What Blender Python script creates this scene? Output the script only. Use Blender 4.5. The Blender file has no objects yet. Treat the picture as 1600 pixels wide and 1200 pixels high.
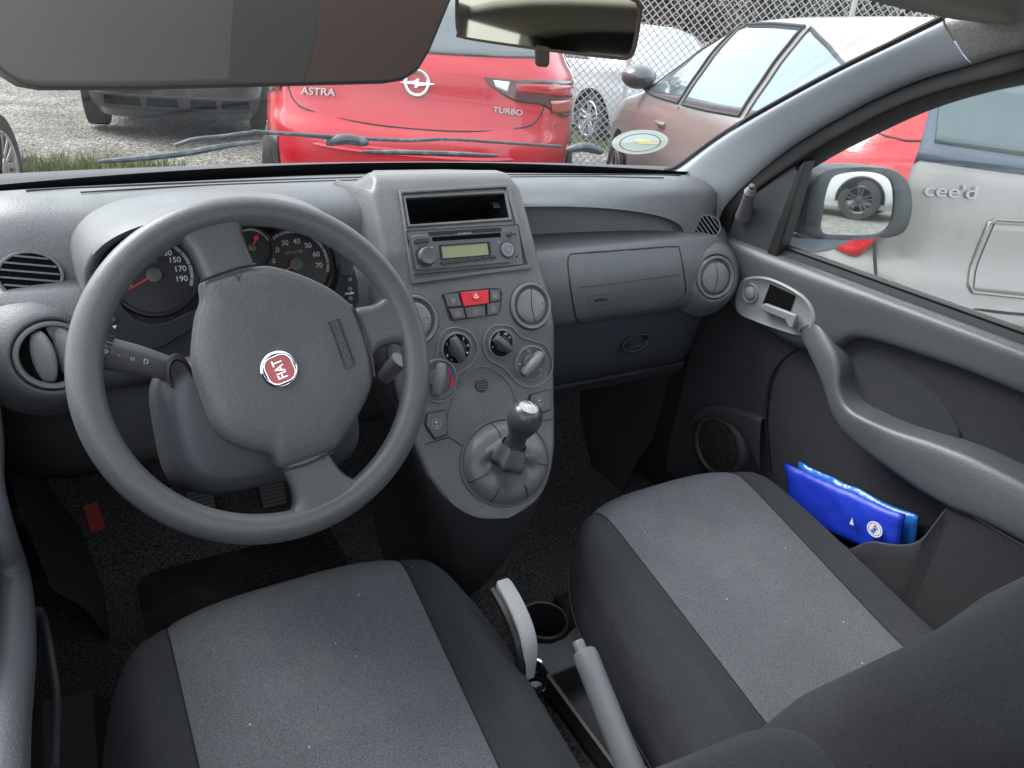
import bpy, math, random
from mathutils import Vector, Matrix, noise
random.seed(7)
V3=Vector; R_=math.radians; pi=math.pi; sin=math.sin; cos=math.cos
SC=bpy.context.scene; COL=SC.collection

# ---------------------------------------------------------------- camera
CAM=V3((-.509,-.7225,1.3056)); YAW,PITCH,ROLL,FPX=.5692,.4598,.0963,1127.4
Fw=V3((sin(YAW)*cos(PITCH),cos(YAW)*cos(PITCH),-sin(PITCH)))
r0=V3((cos(YAW),-sin(YAW),0)); u0=r0.cross(Fw)
Rt=r0*cos(ROLL)+u0*sin(ROLL); Up=u0*cos(ROLL)-r0*sin(ROLL)
cd=bpy.data.cameras.new('camera'); cam=bpy.data.objects.new('camera',cd); COL.objects.link(cam)
mw=Matrix.Identity(4)
for i in range(3): mw[i][0]=Rt[i]; mw[i][1]=Up[i]; mw[i][2]=-Fw[i]; mw[i][3]=CAM[i]
cam.matrix_world=mw
cd.sensor_width=36; cd.lens=36*FPX/1600; cd.clip_start=.02; cd.clip_end=500
SC.camera=cam
# ---------------------------------------------------------------- world and sun
SUN_EL,SUN_AZ=R_(48),R_(-40)     # azimuth measured clockwise from +Y
w=bpy.data.worlds.new('World'); SC.world=w; w.use_nodes=True
nt=w.node_tree; bgn=nt.nodes['Background']
sky=nt.nodes.new('ShaderNodeTexSky'); sky.sky_type='NISHITA'; sky.sun_disc=False
sky.sun_elevation=SUN_EL; sky.sun_rotation=SUN_AZ; sky.air_density=1.2; sky.dust_density=3
mixn=nt.nodes.new('ShaderNodeMixRGB'); cl=nt.nodes.new('ShaderNodeTexNoise'); cl.inputs['Scale'].default_value=2.2; cl.inputs['Detail'].default_value=5
rmp=nt.nodes.new('ShaderNodeValToRGB'); rmp.color_ramp.elements[0].position=.33; rmp.color_ramp.elements[0].color=(.55,.55,.55,1); rmp.color_ramp.elements[1].position=.62; rmp.color_ramp.elements[1].color=(.92,.92,.92,1)
tcn=nt.nodes.new('ShaderNodeTexCoord')
nt.links.new(tcn.outputs['Generated'],cl.inputs['Vector']); nt.links.new(cl.outputs['Fac'],rmp.inputs['Fac'])
nt.links.new(rmp.outputs['Color'],mixn.inputs['Fac']); nt.links.new(sky.outputs['Color'],mixn.inputs['Color1'])
mixn.inputs['Color2'].default_value=(8.4,8.75,9.25,1)
nt.links.new(mixn.outputs['Color'],bgn.inputs['Color']); bgn.inputs['Strength'].default_value=.12
sl=bpy.data.lights.new('sun','SUN'); sl.energy=2.0; sl.angle=R_(35); sl.color=(1,.98,.95)
so=bpy.data.objects.new('sun',sl); COL.objects.link(so)
sd=V3((sin(SUN_AZ)*cos(SUN_EL),cos(SUN_AZ)*cos(SUN_EL),sin(SUN_EL)))
so.rotation_euler=sd.to_track_quat('Z','Y').to_euler(); so.location=(0,0,30)
SC.view_settings.view_transform='Standard'; SC.view_settings.look='None'; SC.view_settings.gamma=1
SC.view_settings.exposure=1.45
SC.render.engine='CYCLES'
try: SC.cycles.max_bounces=10; SC.cycles.transparent_max_bounces=16; SC.cycles.diffuse_bounces=5
except Exception: pass

# ---------------------------------------------------------------- measuring helpers (photo pixel -> point on a real plane)
def ray(x,y): return Fw+Rt*((x-800)/FPX)-Up*((y-600)/FPX)
def at(x,y,X=None,Y=None,Z=None,D=None):
    r=ray(x,y)
    t=(X-CAM.x)/r.x if X is not None else (Y-CAM.y)/r.y if Y is not None else (Z-CAM.z)/r.z if Z is not None else D
    return CAM+r*t
def atpl(x,y,o,n):
    r=ray(x,y); return CAM+r*((o-CAM).dot(n)/r.dot(n))
def lerp(a,b,t): return a+(b-a)*t
def interp(pts,t):
    if t<=pts[0][0]: return pts[0][1]
    for (a,b),(c,d) in zip(pts,pts[1:]):
        if t<=c: return b+(d-b)*(t-a)/(c-a)
    return pts[-1][1]
def crom(P,n,closed=False):
    "smooth resample through points"
    P=[V3(p) for p in P]; m=len(P); out=[]
    segs=m if closed else m-1
    L=[(P[(i+1)%m]-P[i]).length for i in range(segs)]; T=sum(L)
    N=n if closed else n-1
    for k in range(n):
        d=T*k/N; i=0
        while i<segs-1 and d>L[i]: d-=L[i]; i+=1
        t=min(1,d/max(L[i],1e-9))
        if closed: p0,p1,p2,p3=P[(i-1)%m],P[i],P[(i+1)%m],P[(i+2)%m]
        else: p1,p2=P[i],P[i+1]; p0=P[i-1] if i else p1*2-p2; p3=P[i+2] if i+2<m else p2*2-p1
        out.append(.5*((2*p1)+(p2-p0)*t+(2*p0-5*p1+4*p2-p3)*t*t+(3*p1-p0-3*p2+p3)*t**3))
    return out
def rrect(w,h,r,n=5,cx=0,cy=0):
    o=[]
    for qx,qy,a in ((1,1,0),(-1,1,90),(-1,-1,180),(1,-1,270)):
        for k in range(n+1):
            t=R_(a+90*k/n); o.append((cx+qx*(w/2-r)+r*cos(t),cy+qy*(h/2-r)+r*sin(t)))
    return o
def circ(r,n=32,cx=0,cy=0,ry=None,a0=0): return [(cx+r*cos(a0+2*pi*k/n),cy+(ry or r)*sin(a0+2*pi*k/n)) for k in range(n)]

class Fr:
    def __init__(s,o,x=(1,0,0),y=(0,0,1)):
        s.o=V3(o); s.x=V3(x).normalized(); y=V3(y); s.z=s.x.cross(y).normalized(); s.y=s.z.cross(s.x)
    def __call__(s,a,b=0,c=0): return s.o+s.x*a+s.y*b+s.z*c
    def rot(s,deg): a=R_(deg); return Fr(s.o,s.x*cos(a)+s.y*sin(a),s.y*cos(a)-s.x*sin(a))
    def off(s,a,b,c=0): return Fr(s(a,b,c),s.x,s.y)
    def mat(s):
        m=Matrix.Identity(4)
        for i in range(3): m[i][0]=s.x[i]; m[i][1]=s.y[i]; m[i][2]=s.z[i]; m[i][3]=s.o[i]
        return m
# ---------------------------------------------------------------- objects
OFF={}
def wloc(p): return OFF.get(p.name,V3()) if p else V3()
class MB:
    def __init__(s): s.v=[]; s.f=[]
    def add(s,v,f):
        b=len(s.v); s.v+= [V3(p) for p in v]; s.f+=[tuple(i+b for i in q) for q in f]; return s
    def grid(s,rows,cu=False,cv=False):
        n=len(rows); m=len(rows[0]); f=[]
        for i in range(n if cv else n-1):
            for j in range(m if cu else m-1):
                f.append((i*m+j,i*m+(j+1)%m,((i+1)%n)*m+(j+1)%m,((i+1)%n)*m+j))
        return s.add([p for r in rows for p in r],f)
    def tube(s,path,r,n=10,closed=False,flat=1.0,up=None):
        path=[V3(p) for p in path]; rows=[]; N=len(path)
        u=None
        for i,p in enumerate(path):
            a=path[(i-1)%N] if (closed or i) else p; b=path[(i+1)%N] if (closed or i<N-1) else p
            t=(b-a).normalized()
            if u is None: u=V3(up) if up else (V3((0,0,1)) if abs(t.z)<.9 else V3((1,0,0)))
            if up: u=V3(up)
            q=t.cross(u).normalized(); uu=q.cross(t).normalized(); u=uu
            rr=r[i] if isinstance(r,(list,tuple)) else r
            rows.append([p+q*(rr*cos(2*pi*k/n))+uu*(rr*flat*sin(2*pi*k/n)) for k in range(n)])
        b=len(s.v); s.grid(rows,cu=True,cv=closed)
        if not closed:
            s.f.append(tuple(b+k for k in range(n))); s.f.append(tuple(b+(N-1)*n+n-1-k for k in range(n)))
        return s
    def lathe(s,fr,prof,n=32,ry=1.0):
        return s.grid([[fr(r*cos(2*pi*k/n),r*ry*sin(2*pi*k/n),h) for k in range(n)] for r,h in prof],cu=True)
    def prism(s,fr,out,h0,h1):
        n=len(out); b=[fr(x,y,h0) for x,y in out]; t=[fr(x,y,h1) for x,y in out]
        return s.add(b+t,[tuple(range(n-1,-1,-1)),tuple(range(n,2*n))]+[(i,(i+1)%n,n+(i+1)%n,n+i) for i in range(n)])
    def ring(s,fr,outer,inner,h0,h1):
        n=len(outer); P=[[fr(x,y,h0) for x,y in outer],[fr(x,y,h1) for x,y in outer],[fr(x,y,h1) for x,y in inner],[fr(x,y,h0) for x,y in inner]]
        return s.grid(P,cu=True,cv=True)
    def dome(s,fr,out,prof):
        "prof = (scale, height) rows from rim to centre"
        cx=sum(p[0] for p in out)/len(out); cy=sum(p[1] for p in out)/len(out)
        rows=[[fr(cx+(x-cx)*k,cy+(y-cy)*k,h) for x,y in out] for k,h in prof]
        b=len(s.v); s.grid(rows,cu=True); n=len(out)
        s.f.append(tuple(b+(len(prof)-1)*n+i for i in range(n))); return s
    def slab(s,pts,vec):
        n=len(pts); pts=[V3(p) for p in pts]; vec=V3(vec)
        return s.add(pts+[p+vec for p in pts],[tuple(range(n)),tuple(range(2*n-1,n-1,-1))]+[(i,n+i,n+(i+1)%n,(i+1)%n) for i in range(n)])
    def box(s,fr,w,h,d,cx=0,cy=0,cz=0):
        return s.prism(fr,[(cx-w/2,cy-h/2),(cx+w/2,cy-h/2),(cx+w/2,cy+h/2),(cx-w/2,cy+h/2)],cz-d/2,cz+d/2)
    def build(s,name,mat,parent=None,smooth=True,bevel=0,bseg=2,sub=0,solid=0,angle=40,cut=None,soff=-1):
        me=bpy.data.meshes.new(name); o_=wloc(parent)
        me.from_pydata([tuple(p-o_) for p in s.v],[],s.f); me.validate(); me.update()
        import bmesh
        bm=bmesh.new(); bm.from_mesh(me); bmesh.ops.recalc_face_normals(bm,faces=bm.faces[:]) if not getattr(s,'keep',False) else None
        bm.to_mesh(me); bm.free()
        me.materials.append(mat)
        ob=bpy.data.objects.new(name,me); COL.objects.link(ob)
        if parent: ob.parent=parent
        OFF[ob.name]=o_
        if cut:
            cs=[]
            for c in cut:
                cm=bpy.data.meshes.new('c'); cm.from_pydata([tuple(p-o_) for p in c.v],[],c.f)
                b2=bmesh.new(); b2.from_mesh(cm); bmesh.ops.recalc_face_normals(b2,faces=b2.faces[:]); b2.to_mesh(cm); b2.free()
                co=bpy.data.objects.new('c',cm); COL.objects.link(co); cs.append(co)
                md=ob.modifiers.new('b','BOOLEAN'); md.operation='DIFFERENCE'; md.object=co; md.solver='EXACT'
                if parent: co.parent=parent
            bpy.context.view_layer.update()
            dg=bpy.context.evaluated_depsgraph_get(); nm=bpy.data.meshes.new_from_object(ob.evaluated_get(dg))
            ob.modifiers.clear(); ob.data=nm; nm.name=name
            for co in cs: bpy.data.objects.remove(co)
            me=nm
        if solid:
            md=ob.modifiers.new('s','SOLIDIFY'); md.thickness=solid; md.offset=soff
        if bevel:
            md=ob.modifiers.new('bv','BEVEL'); md.width=bevel; md.segments=bseg; md.limit_method='ANGLE'; md.angle_limit=R_(35); md.harden_normals=False
        if sub:
            md=ob.modifiers.new('sb','SUBSURF'); md.levels=sub; md.render_levels=sub
        if smooth:
            for p in me.polygons: p.use_smooth=True
            if angle<180:
                try: me.set_sharp_from_angle(angle=R_(angle))
                except Exception: pass
        return ob
def tag(o,label=None,cat=None,group=None,kind=None):
    if label: o['label']=label
    if cat: o['category']=cat
    if group: o['group']=group
    if kind: o['kind']=kind
    return o
def thing(name,label,cat,loc=(0,0,0),group=None,local=False,rotz=0):
    o=bpy.data.objects.new(name,None); COL.objects.link(o); o.location=loc; o.rotation_euler=(0,0,rotz); o.empty_display_size=.05
    OFF[o.name]=V3() if local else V3(loc)
    return tag(o,label,cat,group)
def text(name,s,fr,size,mat,parent,ext=.0004,align='CENTER',sx=1,bold=0,shear=0):
    cu=bpy.data.curves.new('t','FONT'); cu.body=s; cu.size=size; cu.extrude=ext; cu.align_x=align; cu.align_y='CENTER'; cu.offset=bold; cu.shear=shear
    ob=bpy.data.objects.new('t',cu); COL.objects.link(ob); bpy.context.view_layer.update()
    me=bpy.data.meshes.new_from_object(ob.evaluated_get(bpy.context.evaluated_depsgraph_get()))
    bpy.data.objects.remove(ob)
    o_=wloc(parent)
    for v in me.vertices: v.co=fr(v.co.x*sx,v.co.y,v.co.z)-o_
    me.materials.clear(); me.materials.append(mat); me.name=name
    o=bpy.data.objects.new(name,me); COL.objects.link(o); o.parent=parent; OFF[o.name]=o_
    return o

# ---------------------------------------------------------------- materials
def mat(name,col,rough=.5,metal=0,bump=None,var=0,vscale=8,spec=.5,coat=0,emit=None,alpha=1,sheen=0,speck=None,trans=0,wear=None,lint=0):
    m=bpy.data.materials.new(name); m.use_nodes=True; t=m.node_tree; b=t.nodes['Principled BSDF']; L=t.links.new
    b.inputs['Base Color'].default_value=(*col,1); b.inputs['Roughness'].default_value=rough; b.inputs['Metallic'].default_value=metal
    b.inputs['Specular IOR Level'].default_value=spec; b.inputs['Coat Weight'].default_value=coat; b.inputs['Coat Roughness'].default_value=.05
    b.inputs['Sheen Weight'].default_value=sheen; b.inputs['Transmission Weight'].default_value=trans
    tc=t.nodes.new('ShaderNodeTexCoord')
    def nz(sc,det=3):
        n=t.nodes.new('ShaderNodeTexNoise'); n.inputs['Scale'].default_value=sc; n.inputs['Detail'].default_value=det; L(tc.outputs['Object'],n.inputs['Vector']); return n
    last=None
    if var or speck or wear:
        cur=None
        def mul(prev,fac,lo,hi):
            mr=t.nodes.new('ShaderNodeMapRange'); mr.inputs['From Min'].default_value=.3; mr.inputs['From Max'].default_value=.7; mr.inputs['To Min'].default_value=lo; mr.inputs['To Max'].default_value=hi
            L(fac,mr.inputs['Value']); mx=t.nodes.new('ShaderNodeVectorMath'); mx.operation='SCALE'
            if prev is None: mx.inputs[0].default_value=col
            else: L(prev,mx.inputs[0])
            L(mr.outputs['Result'],mx.inputs['Scale']); return mx.outputs['Vector']
        if var: cur=mul(cur,nz(vscale,4).outputs['Fac'],1-var,1+var)
        if speck: cur=mul(cur,nz(speck[0],2).outputs['Fac'],1-speck[1],1+speck[1])
        if wear:   # pale dust / scuff patches: (scale, threshold, colour)
            n=nz(wear[0],6); cr=t.nodes.new('ShaderNodeValToRGB'); cr.color_ramp.elements[0].position=wear[1]; cr.color_ramp.elements[1].position=wear[1]+.12
            L(n.outputs['Fac'],cr.inputs['Fac']); mx=t.nodes.new('ShaderNodeMixRGB'); mx.inputs['Color2'].default_value=(*wear[2],1)
            ml=t.nodes.new('ShaderNodeMath'); ml.operation='MULTIPLY'; ml.inputs[1].default_value=wear[3]; L(cr.outputs['Color'],ml.inputs[0]); L(ml.outputs[0],mx.inputs['Fac'])
            if cur: L(cur,mx.inputs['Color1'])
            else: mx.inputs['Color1'].default_value=(*col,1)
            cur=mx.outputs['Color']
        if lint:
            vo=t.nodes.new('ShaderNodeTexVoronoi'); vo.inputs['Scale'].default_value=55; L(tc.outputs['Object'],vo.inputs['Vector'])
            sp=t.nodes.new('ShaderNodeSeparateColor'); L(vo.outputs['Color'],sp.inputs[0])
            lt=t.nodes.new('ShaderNodeMath'); lt.operation='LESS_THAN'; lt.inputs[1].default_value=.075; L(vo.outputs['Distance'],lt.inputs[0])
            gt=t.nodes.new('ShaderNodeMath'); gt.operation='GREATER_THAN'; gt.inputs[1].default_value=.86; L(sp.outputs[0],gt.inputs[0])
            mm=t.nodes.new('ShaderNodeMath'); mm.operation='MULTIPLY'; L(lt.outputs[0],mm.inputs[0]); L(gt.outputs[0],mm.inputs[1])
            m3=t.nodes.new('ShaderNodeMixRGB'); m3.inputs['Color2'].default_value=(lint,lint,lint,1); L(mm.outputs[0],m3.inputs['Fac']); L(cur,m3.inputs['Color1']); cur=m3.outputs['Color']
        L(cur,b.inputs['Base Color'])
    if bump:
        n=nz(bump[0],2); bp=t.nodes.new('ShaderNodeBump'); bp.inputs['Strength'].default_value=bump[1]; bp.inputs['Distance'].default_value=bump[2] if len(bump)>2 else .001
        L(n.outputs['Fac'],bp.inputs['Height']); L(bp.outputs['Normal'],b.inputs['Normal'])
    if emit: b.inputs['Emission Color'].default_value=(*emit[0],1); b.inputs['Emission Strength'].default_value=emit[1]
    return m
def glass(name,tint,haze=0,hcol=(.8,.85,.85),f0=1.45,dirt=0):
    m=bpy.data.materials.new(name); m.use_nodes=True; t=m.node_tree; t.nodes.clear(); L=t.links.new
    out=t.nodes.new('ShaderNodeOutputMaterial'); tr=t.nodes.new('ShaderNodeBsdfTransparent'); tr.inputs[0].default_value=(*tint,1)
    gl=t.nodes.new('ShaderNodeBsdfGlossy'); gl.inputs['Roughness'].default_value=.01; lw=t.nodes.new('ShaderNodeLayerWeight'); lw.inputs[0].default_value=.5; pw=t.nodes.new('ShaderNodeMath'); pw.operation='POWER'; pw.inputs[1].default_value=5; L(lw.outputs['Facing'],pw.inputs[0])
    fr=t.nodes.new('ShaderNodeMath'); fr.operation='MULTIPLY_ADD'; fr.inputs[1].default_value=.9; fr.inputs[2].default_value=.045; L(pw.outputs[0],fr.inputs[0])
    mx=t.nodes.new('ShaderNodeMixShader'); L(fr.outputs[0],mx.inputs[0]); L(tr.outputs[0],mx.inputs[1]); L(gl.outputs[0],mx.inputs[2]); cur=mx
    if haze:
        df=t.nodes.new('ShaderNodeBsdfDiffuse'); df.inputs[0].default_value=(*hcol,1)
        m2=t.nodes.new('ShaderNodeMixShader'); L(cur.outputs[0],m2.inputs[1]); L(df.outputs[0],m2.inputs[2])
        tc=t.nodes.new('ShaderNodeTexCoord'); n=t.nodes.new('ShaderNodeTexNoise'); n.inputs['Scale'].default_value=9; n.inputs['Detail'].default_value=9; n.inputs['Roughness'].default_value=.7
        L(tc.outputs['Object'],n.inputs['Vector']); mr=t.nodes.new('ShaderNodeMapRange'); mr.inputs['From Min'].default_value=.45; mr.inputs['From Max'].default_value=.75
        mr.inputs['To Min'].default_value=haze; mr.inputs['To Max'].default_value=haze+dirt; L(n.outputs['Fac'],mr.inputs['Value']); L(mr.outputs[0],m2.inputs[0]); cur=m2
    L(cur.outputs[0],out.inputs[0]); return m
DASH=mat('dash_plastic',(.112,.118,.124),.45,bump=(420,.6,.0008),var=.06,vscale=5,spec=.5,speck=(600,.22),wear=(11,.58,(.26,.26,.25),.16))
STACK=mat('stack_plastic',(.122,.124,.125),.42,bump=(450,.6,.0007),spec=.5,speck=(600,.2),var=.05,wear=(16,.58,(.26,.25,.24),.16))
LOWER=mat('lower_dark_plastic',(.042,.044,.048),.5,bump=(500,.3,.0005),spec=.35,var=.1)
BLACK=mat('black_plastic',(.012,.012,.013),.45,bump=(600,.2,.0004))
VOID=mat('black_void',(.003,.003,.003),.9,spec=.1)
GLOSSBLK=mat('gloss_black',(.01,.01,.012),.12)
WHEELM=mat('wheel_skin',(.095,.098,.102),.38,bump=(650,.45,.0006),spec=.5,speck=(650,.16),var=.03,vscale=6)
HUBM=mat('airbag_cover',(.098,.101,.103),.45,bump=(480,.6,.0008),spec=.45,speck=(600,.2))
VENTM=mat('vent_plastic',(.185,.198,.20),.36,bump=(700,.15,.0003))
BTN=mat('button_plastic',(.11,.11,.112),.45)
TRIM=mat('soft_grey_trim',(.055,.061,.069),.4,bump=(480,.5,.0008),spec=.5,var=.05,speck=(600,.16))
PILLARM=mat('pillar_trim',(.42,.45,.49),.5,bump=(500,.15,.0004))
HEADL=mat('headliner_fabric',(.34,.335,.32),.95,bump=(350,.6,.0012),speck=(300,.2))
VISORM=mat('visor_vinyl',(.12,.115,.11),.75,bump=(600,.4,.0006),var=.08,vscale=3)
FAB_L=mat('light_seat_fabric',(.098,.105,.118),.95,bump=(900,.6,.0012),speck=(650,.45),sheen=.05,var=.1,vscale=9,wear=(7,.6,(.2,.2,.2),.14),lint=.35)
FAB_D=mat('dark_seat_fabric',(.026,.028,.034),.95,bump=(900,.5,.0012),speck=(700,.4),sheen=.03,lint=.25,var=.12,vscale=8,wear=(9,.62,(.07,.07,.07),.25))
FAB_P=mat('door_fabric',(.018,.020,.025),.95,bump=(900,.5,.001),speck=(600,.4),sheen=.15)
CARPET=mat('carpet',(.085,.085,.086),1,bump=(260,1,.005),speck=(260,.85),spec=.1)
MATR=mat('rubber_mat',(.018,.017,.016),.7,bump=(60,.5,.002),var=.3,vscale=14,wear=(12,.55,(.08,.07,.06),.4))
SEAM=mat('seam_thread',(.2,.2,.2),.9)
GREYP=mat('pale_grey_plastic',(.20,.215,.23),.36,bump=(500,.1,.0003))
CHROME=mat('chrome',(.75,.76,.78),.12,metal=1)
LEATH=mat('gaiter_leather',(.15,.155,.155),.38,bump=(160,.35,.0012),var=.1,vscale=20)
WHITE=mat('print_white',(.75,.75,.75),.5)
PALE=mat('print_pale',(.42,.43,.43),.5)
REDP=mat('red_button',(.72,.03,.05),.35)
REDN=mat('needle_red',(.8,.05,.03),.4)
BLUEP=mat('print_blue',(.02,.12,.5),.4); REDPR=mat('print_red',(.7,.03,.03),.4)
LCD=mat('radio_lcd',(.30,.31,.19),.25)
DIAL=mat('dial_face',(.018,.019,.021),.35)
GLASSF=glass('windscreen_glass',(.94,.97,.96),.014,dirt=.05)
GLASSS=glass('side_glass',(.92,.96,.95),.006,dirt=.02)
GLASSC=glass('gauge_lens',(.95,.95,.95))
MIRR=mat('mirror_silver',(.9,.92,.92),.02,metal=1)
MIRRD=mat('dimmed_mirror',(.40,.395,.33),.03,metal=1)
RUBB=mat('rubber_seal',(.008,.008,.009),.6)

# =====================================================================================
# DASHBOARD
# =====================================================================================
dash=thing('dashboard','grey plastic dashboard spanning the cabin under the windscreen','dashboard',(0,.35,.9))
def F_rows(x):
    "cross-section of the dash at x as (y,z) rows, front to lower edge"
    ax=abs(x); e=max(0,(ax-.555)/.15); e2=min(1,e)
    dy=.13*e2**2.2; dz=-.0*e2
    fy=.56-.55*ax*ax*.55
    dt=-.035*e2**2
    if x>0.08: zu=.966+.068*max(0,1-((ax-.1)/.42)**2)**.5 if ax<.515 else .9665
    else: zu=.9665
    k=(zu-.9665)/.068
    rows=[(fy+.02,1.03),(fy,1.043+dt),(lerp(fy,.40,.5),1.056+dt),(.40,1.062+dt),(.362,1.06+dt),(.338,1.051+dt),(.322,1.04+dt*.8),
          (.313,lerp(1.02,max(zu,1.0)+.006,1 if x>0.08 else 0)+dt*.6),
          (.309,lerp(1.0,zu+.001,1)+0*dt) , (.311+.004*k,zu-.002*k),(.309+.065*k,zu-.01*k),(.305+.06*k,.970),(.292+.03*k,.967),(.284,.9655),(.279,.963),
          (.268,.95),(.256,.925),(.25,.895),(.25,.865),(.256,.843),(.266,.829),(.28,.823),(.284,.8215),(.286,.817),(.288,.79),(.294,.75),(.302,.71),(.312,.684),(.33,.668),(.40,.66)]
    return [V3((x,y+(dy if i>1 else dy*.2),z)) for i,(y,z) in enumerate(rows)]
xs=[-.705+.0125*i for i in range(int(1.41/.0125)+1)]+[.705]
m=MB(); m.grid([F_rows(x) for x in xs]); m.f=[q for q in m.f if not (abs(sum(m.v[i].x for i in q)/4)<.088 and sum(m.v[i].z for i in q)/4>.9 and sum(m.v[i].y for i in q)/4<.42)]; m.build('dash_shell',DASH,dash,angle=60)
# lower knee panels (dark) in front of shell rows below the seam
def frontpt(px,py,dy=.0):
    "point of the dash fascia seen at a pixel"
    best=None
    for i in range(400):
        Y=.2+i*.0006; p=at(px,py,Y=Y)
        r=F_rows(p.x)[13:]
        for a,b in zip(r,r[1:]):
            if min(a.z,b.z)<=p.z<=max(a.z,b.z) and abs(a.z-b.z)>1e-6:
                yy=lerp(a.y,b.y,(p.z-a.z)/(b.z-a.z))
                if p.y>=yy: return p+V3((0,-dy,0))
    return at(px,py,Y=.27-dy)
# darker glovebox cover
def fascia_patch(name,pix,mt,dy=.003,par=dash,**k):
    pts=[frontpt(x,y,dy) for x,y in pix]
    m=MB().slab(pts,(0,.012,0)); return m.build(name,mt,par,**k)
glx=[.135+.0125*i for i in range(39)]
m=MB(); rows=[]
for x in glx:
    r=F_rows(x)[21:]; rows.append([p+V3((0,-.0035,0)) for p in r[:-1]])
m.grid(rows); gb=m.build('glovebox',mat('glovebox_plastic',(.045,.049,.055),.42,bump=(450,.5,.0007),speck=(600,.2)),dash,solid=.004,soff=0,angle=60)
gc=frontpt(988,532,.0125)
gf=Fr(gc,(1,0,0),(.0,.02,1)).rot(6)
MB().ring(gf,circ(.035,40,ry=.019),circ(.031,40,ry=.0155),-.003,.002).build('handle_rim',LOWER,gb,bevel=.001)
MB().dome(gf,circ(.0312,40,ry=.0157),[(1,.001),(.9,-.004),(.5,-.007),(.1,-.008)]).build('handle',BLACK,gb)
# lower ledge under glovebox
MB().grid([[V3((.12,.318,.672)),V3((.6,.318,.672))],[V3((.12,.312,.668)),V3((.6,.312,.668))],[V3((.12,.33,.64)),V3((.6,.33,.64))],[V3((.12,.6,.60)),V3((.6,.6,.60))]]).build('knee_shelf',LOWER,dash)
m=MB(); m.grid([[p+V3((0,-.0035,0)) for p in F_rows(x)[21:-1]] for x in [-.69+.0125*i for i in range(15)]]); m.build('knee_panel',LOWER,dash,solid=.004,soff=0,angle=60)
# airbag panel: groove outline + seam + label
def groove(pix,mt,r=.0012,closed=True,dy=0,n=90,par=dash,name='panel_gap'):
    pts=[frontpt(q.x,q.y,dy+.0006) for q in crom([(x,y,0) for x,y in pix],n,closed)] if n>4 else [frontpt(x,y,dy+.0006) for x,y in pix]
    MB().tube(pts,r,6,closed).build(name,mt,par)
ab=[(900,396),(980,390),(1052,385),(1061,390),(1068,425),(1071,452),(1066,464),(1040,476),(960,495),(912,503),(902,499),(897,485),(890,440),(887,408),(891,398)]
groove(ab,BLACK,.0013,n=140)
groove([(907,449),(980,440),(1060,429)],LOWER,.0007,False)
groove([(919,463),(958,459),(959,473),(920,478)],LOWER,.0005,True,n=4)
lf=frontpt(938.5,468.5,.0012); lr=frontpt(952,467,.0012); lu=frontpt(938,460,.0012)
text('airbag_marking','AIRBAG',Fr(lf,lr-lf,lu-lf),.0085,LOWER,dash,sx=1.05)
# moulded ledge line below upper fascia
groove([(868,527),(930,516),(1000,503),(1060,487),(1110,466)],DASH,.003,False,dy=-.001,name='ledge')

for a_,b_,rr in ((-.56,.56,.0016),(-.50,.50,.0012)):
    yo=.455 if rr>.0014 else .425
    MB().tube([V3((x,yo-.20*x*x-(.0),F_rows(x)[3].z+lerp(.0,-.0065,max(0,min(1,(yo-.2*x*x-.40)/.08)))+.0006)) for x in [lerp(a_,b_,i/60) for i in range(61)]],rr,6).build('defrost_line',LOWER,dash)
# centre stack profile on x=0 from measured points (y,z)
PC=[(.47,1.066),(.36,1.086),(.333,1.087),(.319,1.082),(.307,1.070),(.300,1.060),(.275,1.029),(.246,.990),(.228,.952),(.209,.924),(.187,.873),(.163,.795),(.148,.765),(.118,.715),(.085,.668),(.058,.633),(.045,.617),(.038,.61)]
PCc=[0]
for a,b in zip(PC,PC[1:]): PCc.append(PCc[-1]+math.hypot(b[0]-a[0],b[1]-a[1]))
def pcs(s):
    y=interp(list(zip(PCc,[p[0] for p in PC])),s); z=interp(list(zip(PCc,[p[1] for p in PC])),s); return y,z
def con(px,py,off=0):
    "pixel -> frame on the centre-stack face"
    r=ray(px,py)
    for i in range(2,len(PC)-1):
        (ya,za),(yb,zb)=PC[i],PC[i+1]
        d=V3((0,yb-ya,zb-za)); n=V3((0,d.z,-d.y)).normalized(); o=V3((0,ya,za))
        t=(o-CAM).dot(n)/r.dot(n); p=CAM+r*t; s=(p-o).dot(d)/d.dot(d)
        if -.001<=s<=1.001 or i==len(PC)-2:
            # smoothed normal
            return Fr(p,(1,0,0),-d).off(0,0,off), PCc[i]+s*d.length
def cp(px,py,off=0): return con(px,py,off)[0].o
edge=[(806,286),(818,297),(824,330),(834,375),(846,425),(860,462),(866,490),(867,540),(867,600),(868,660),(869,700),(867,735),(858,768),(840,788),(815,799),(800,801)]
WS=sorted([(con(x,y)[1],abs(con(x,y)[0].o.x)) for x,y in edge])
WS=[(PCc[1],.088)]+WS
WS=[(.112,.098),(.15,.116),(.165,.122),(.178,.1265),(.215,.1275),(.265,.129),(.318,.134),(.36,.1395),(.389,.143),(.42,.1445),(.45,.143),(.506,.136),(.569,.124),(.611,.113),(.640,.100),(.660,.087),(.676,.071),(.688,.052),(.695,.035),(.6985,.018),(.70,0)]; smax=.70
def wst(s):
    return interp(WS,s)
print('stack widths',[(round(a,3),round(b,3)) for a,b in WS])
def pts_s(s):
    y,z=pcs(s); y2,z2=pcs(s+.002); t=V3((0,y2-y,z2-z)).normalized(); return V3((0,y,z)),V3((0,t.z,-t.y)) * -1
ss=[PCc[0]+.0+(smax-PCc[0]-.0005)*(i/110) for i in range(111)]
m=MB(); rows=[]
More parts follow.
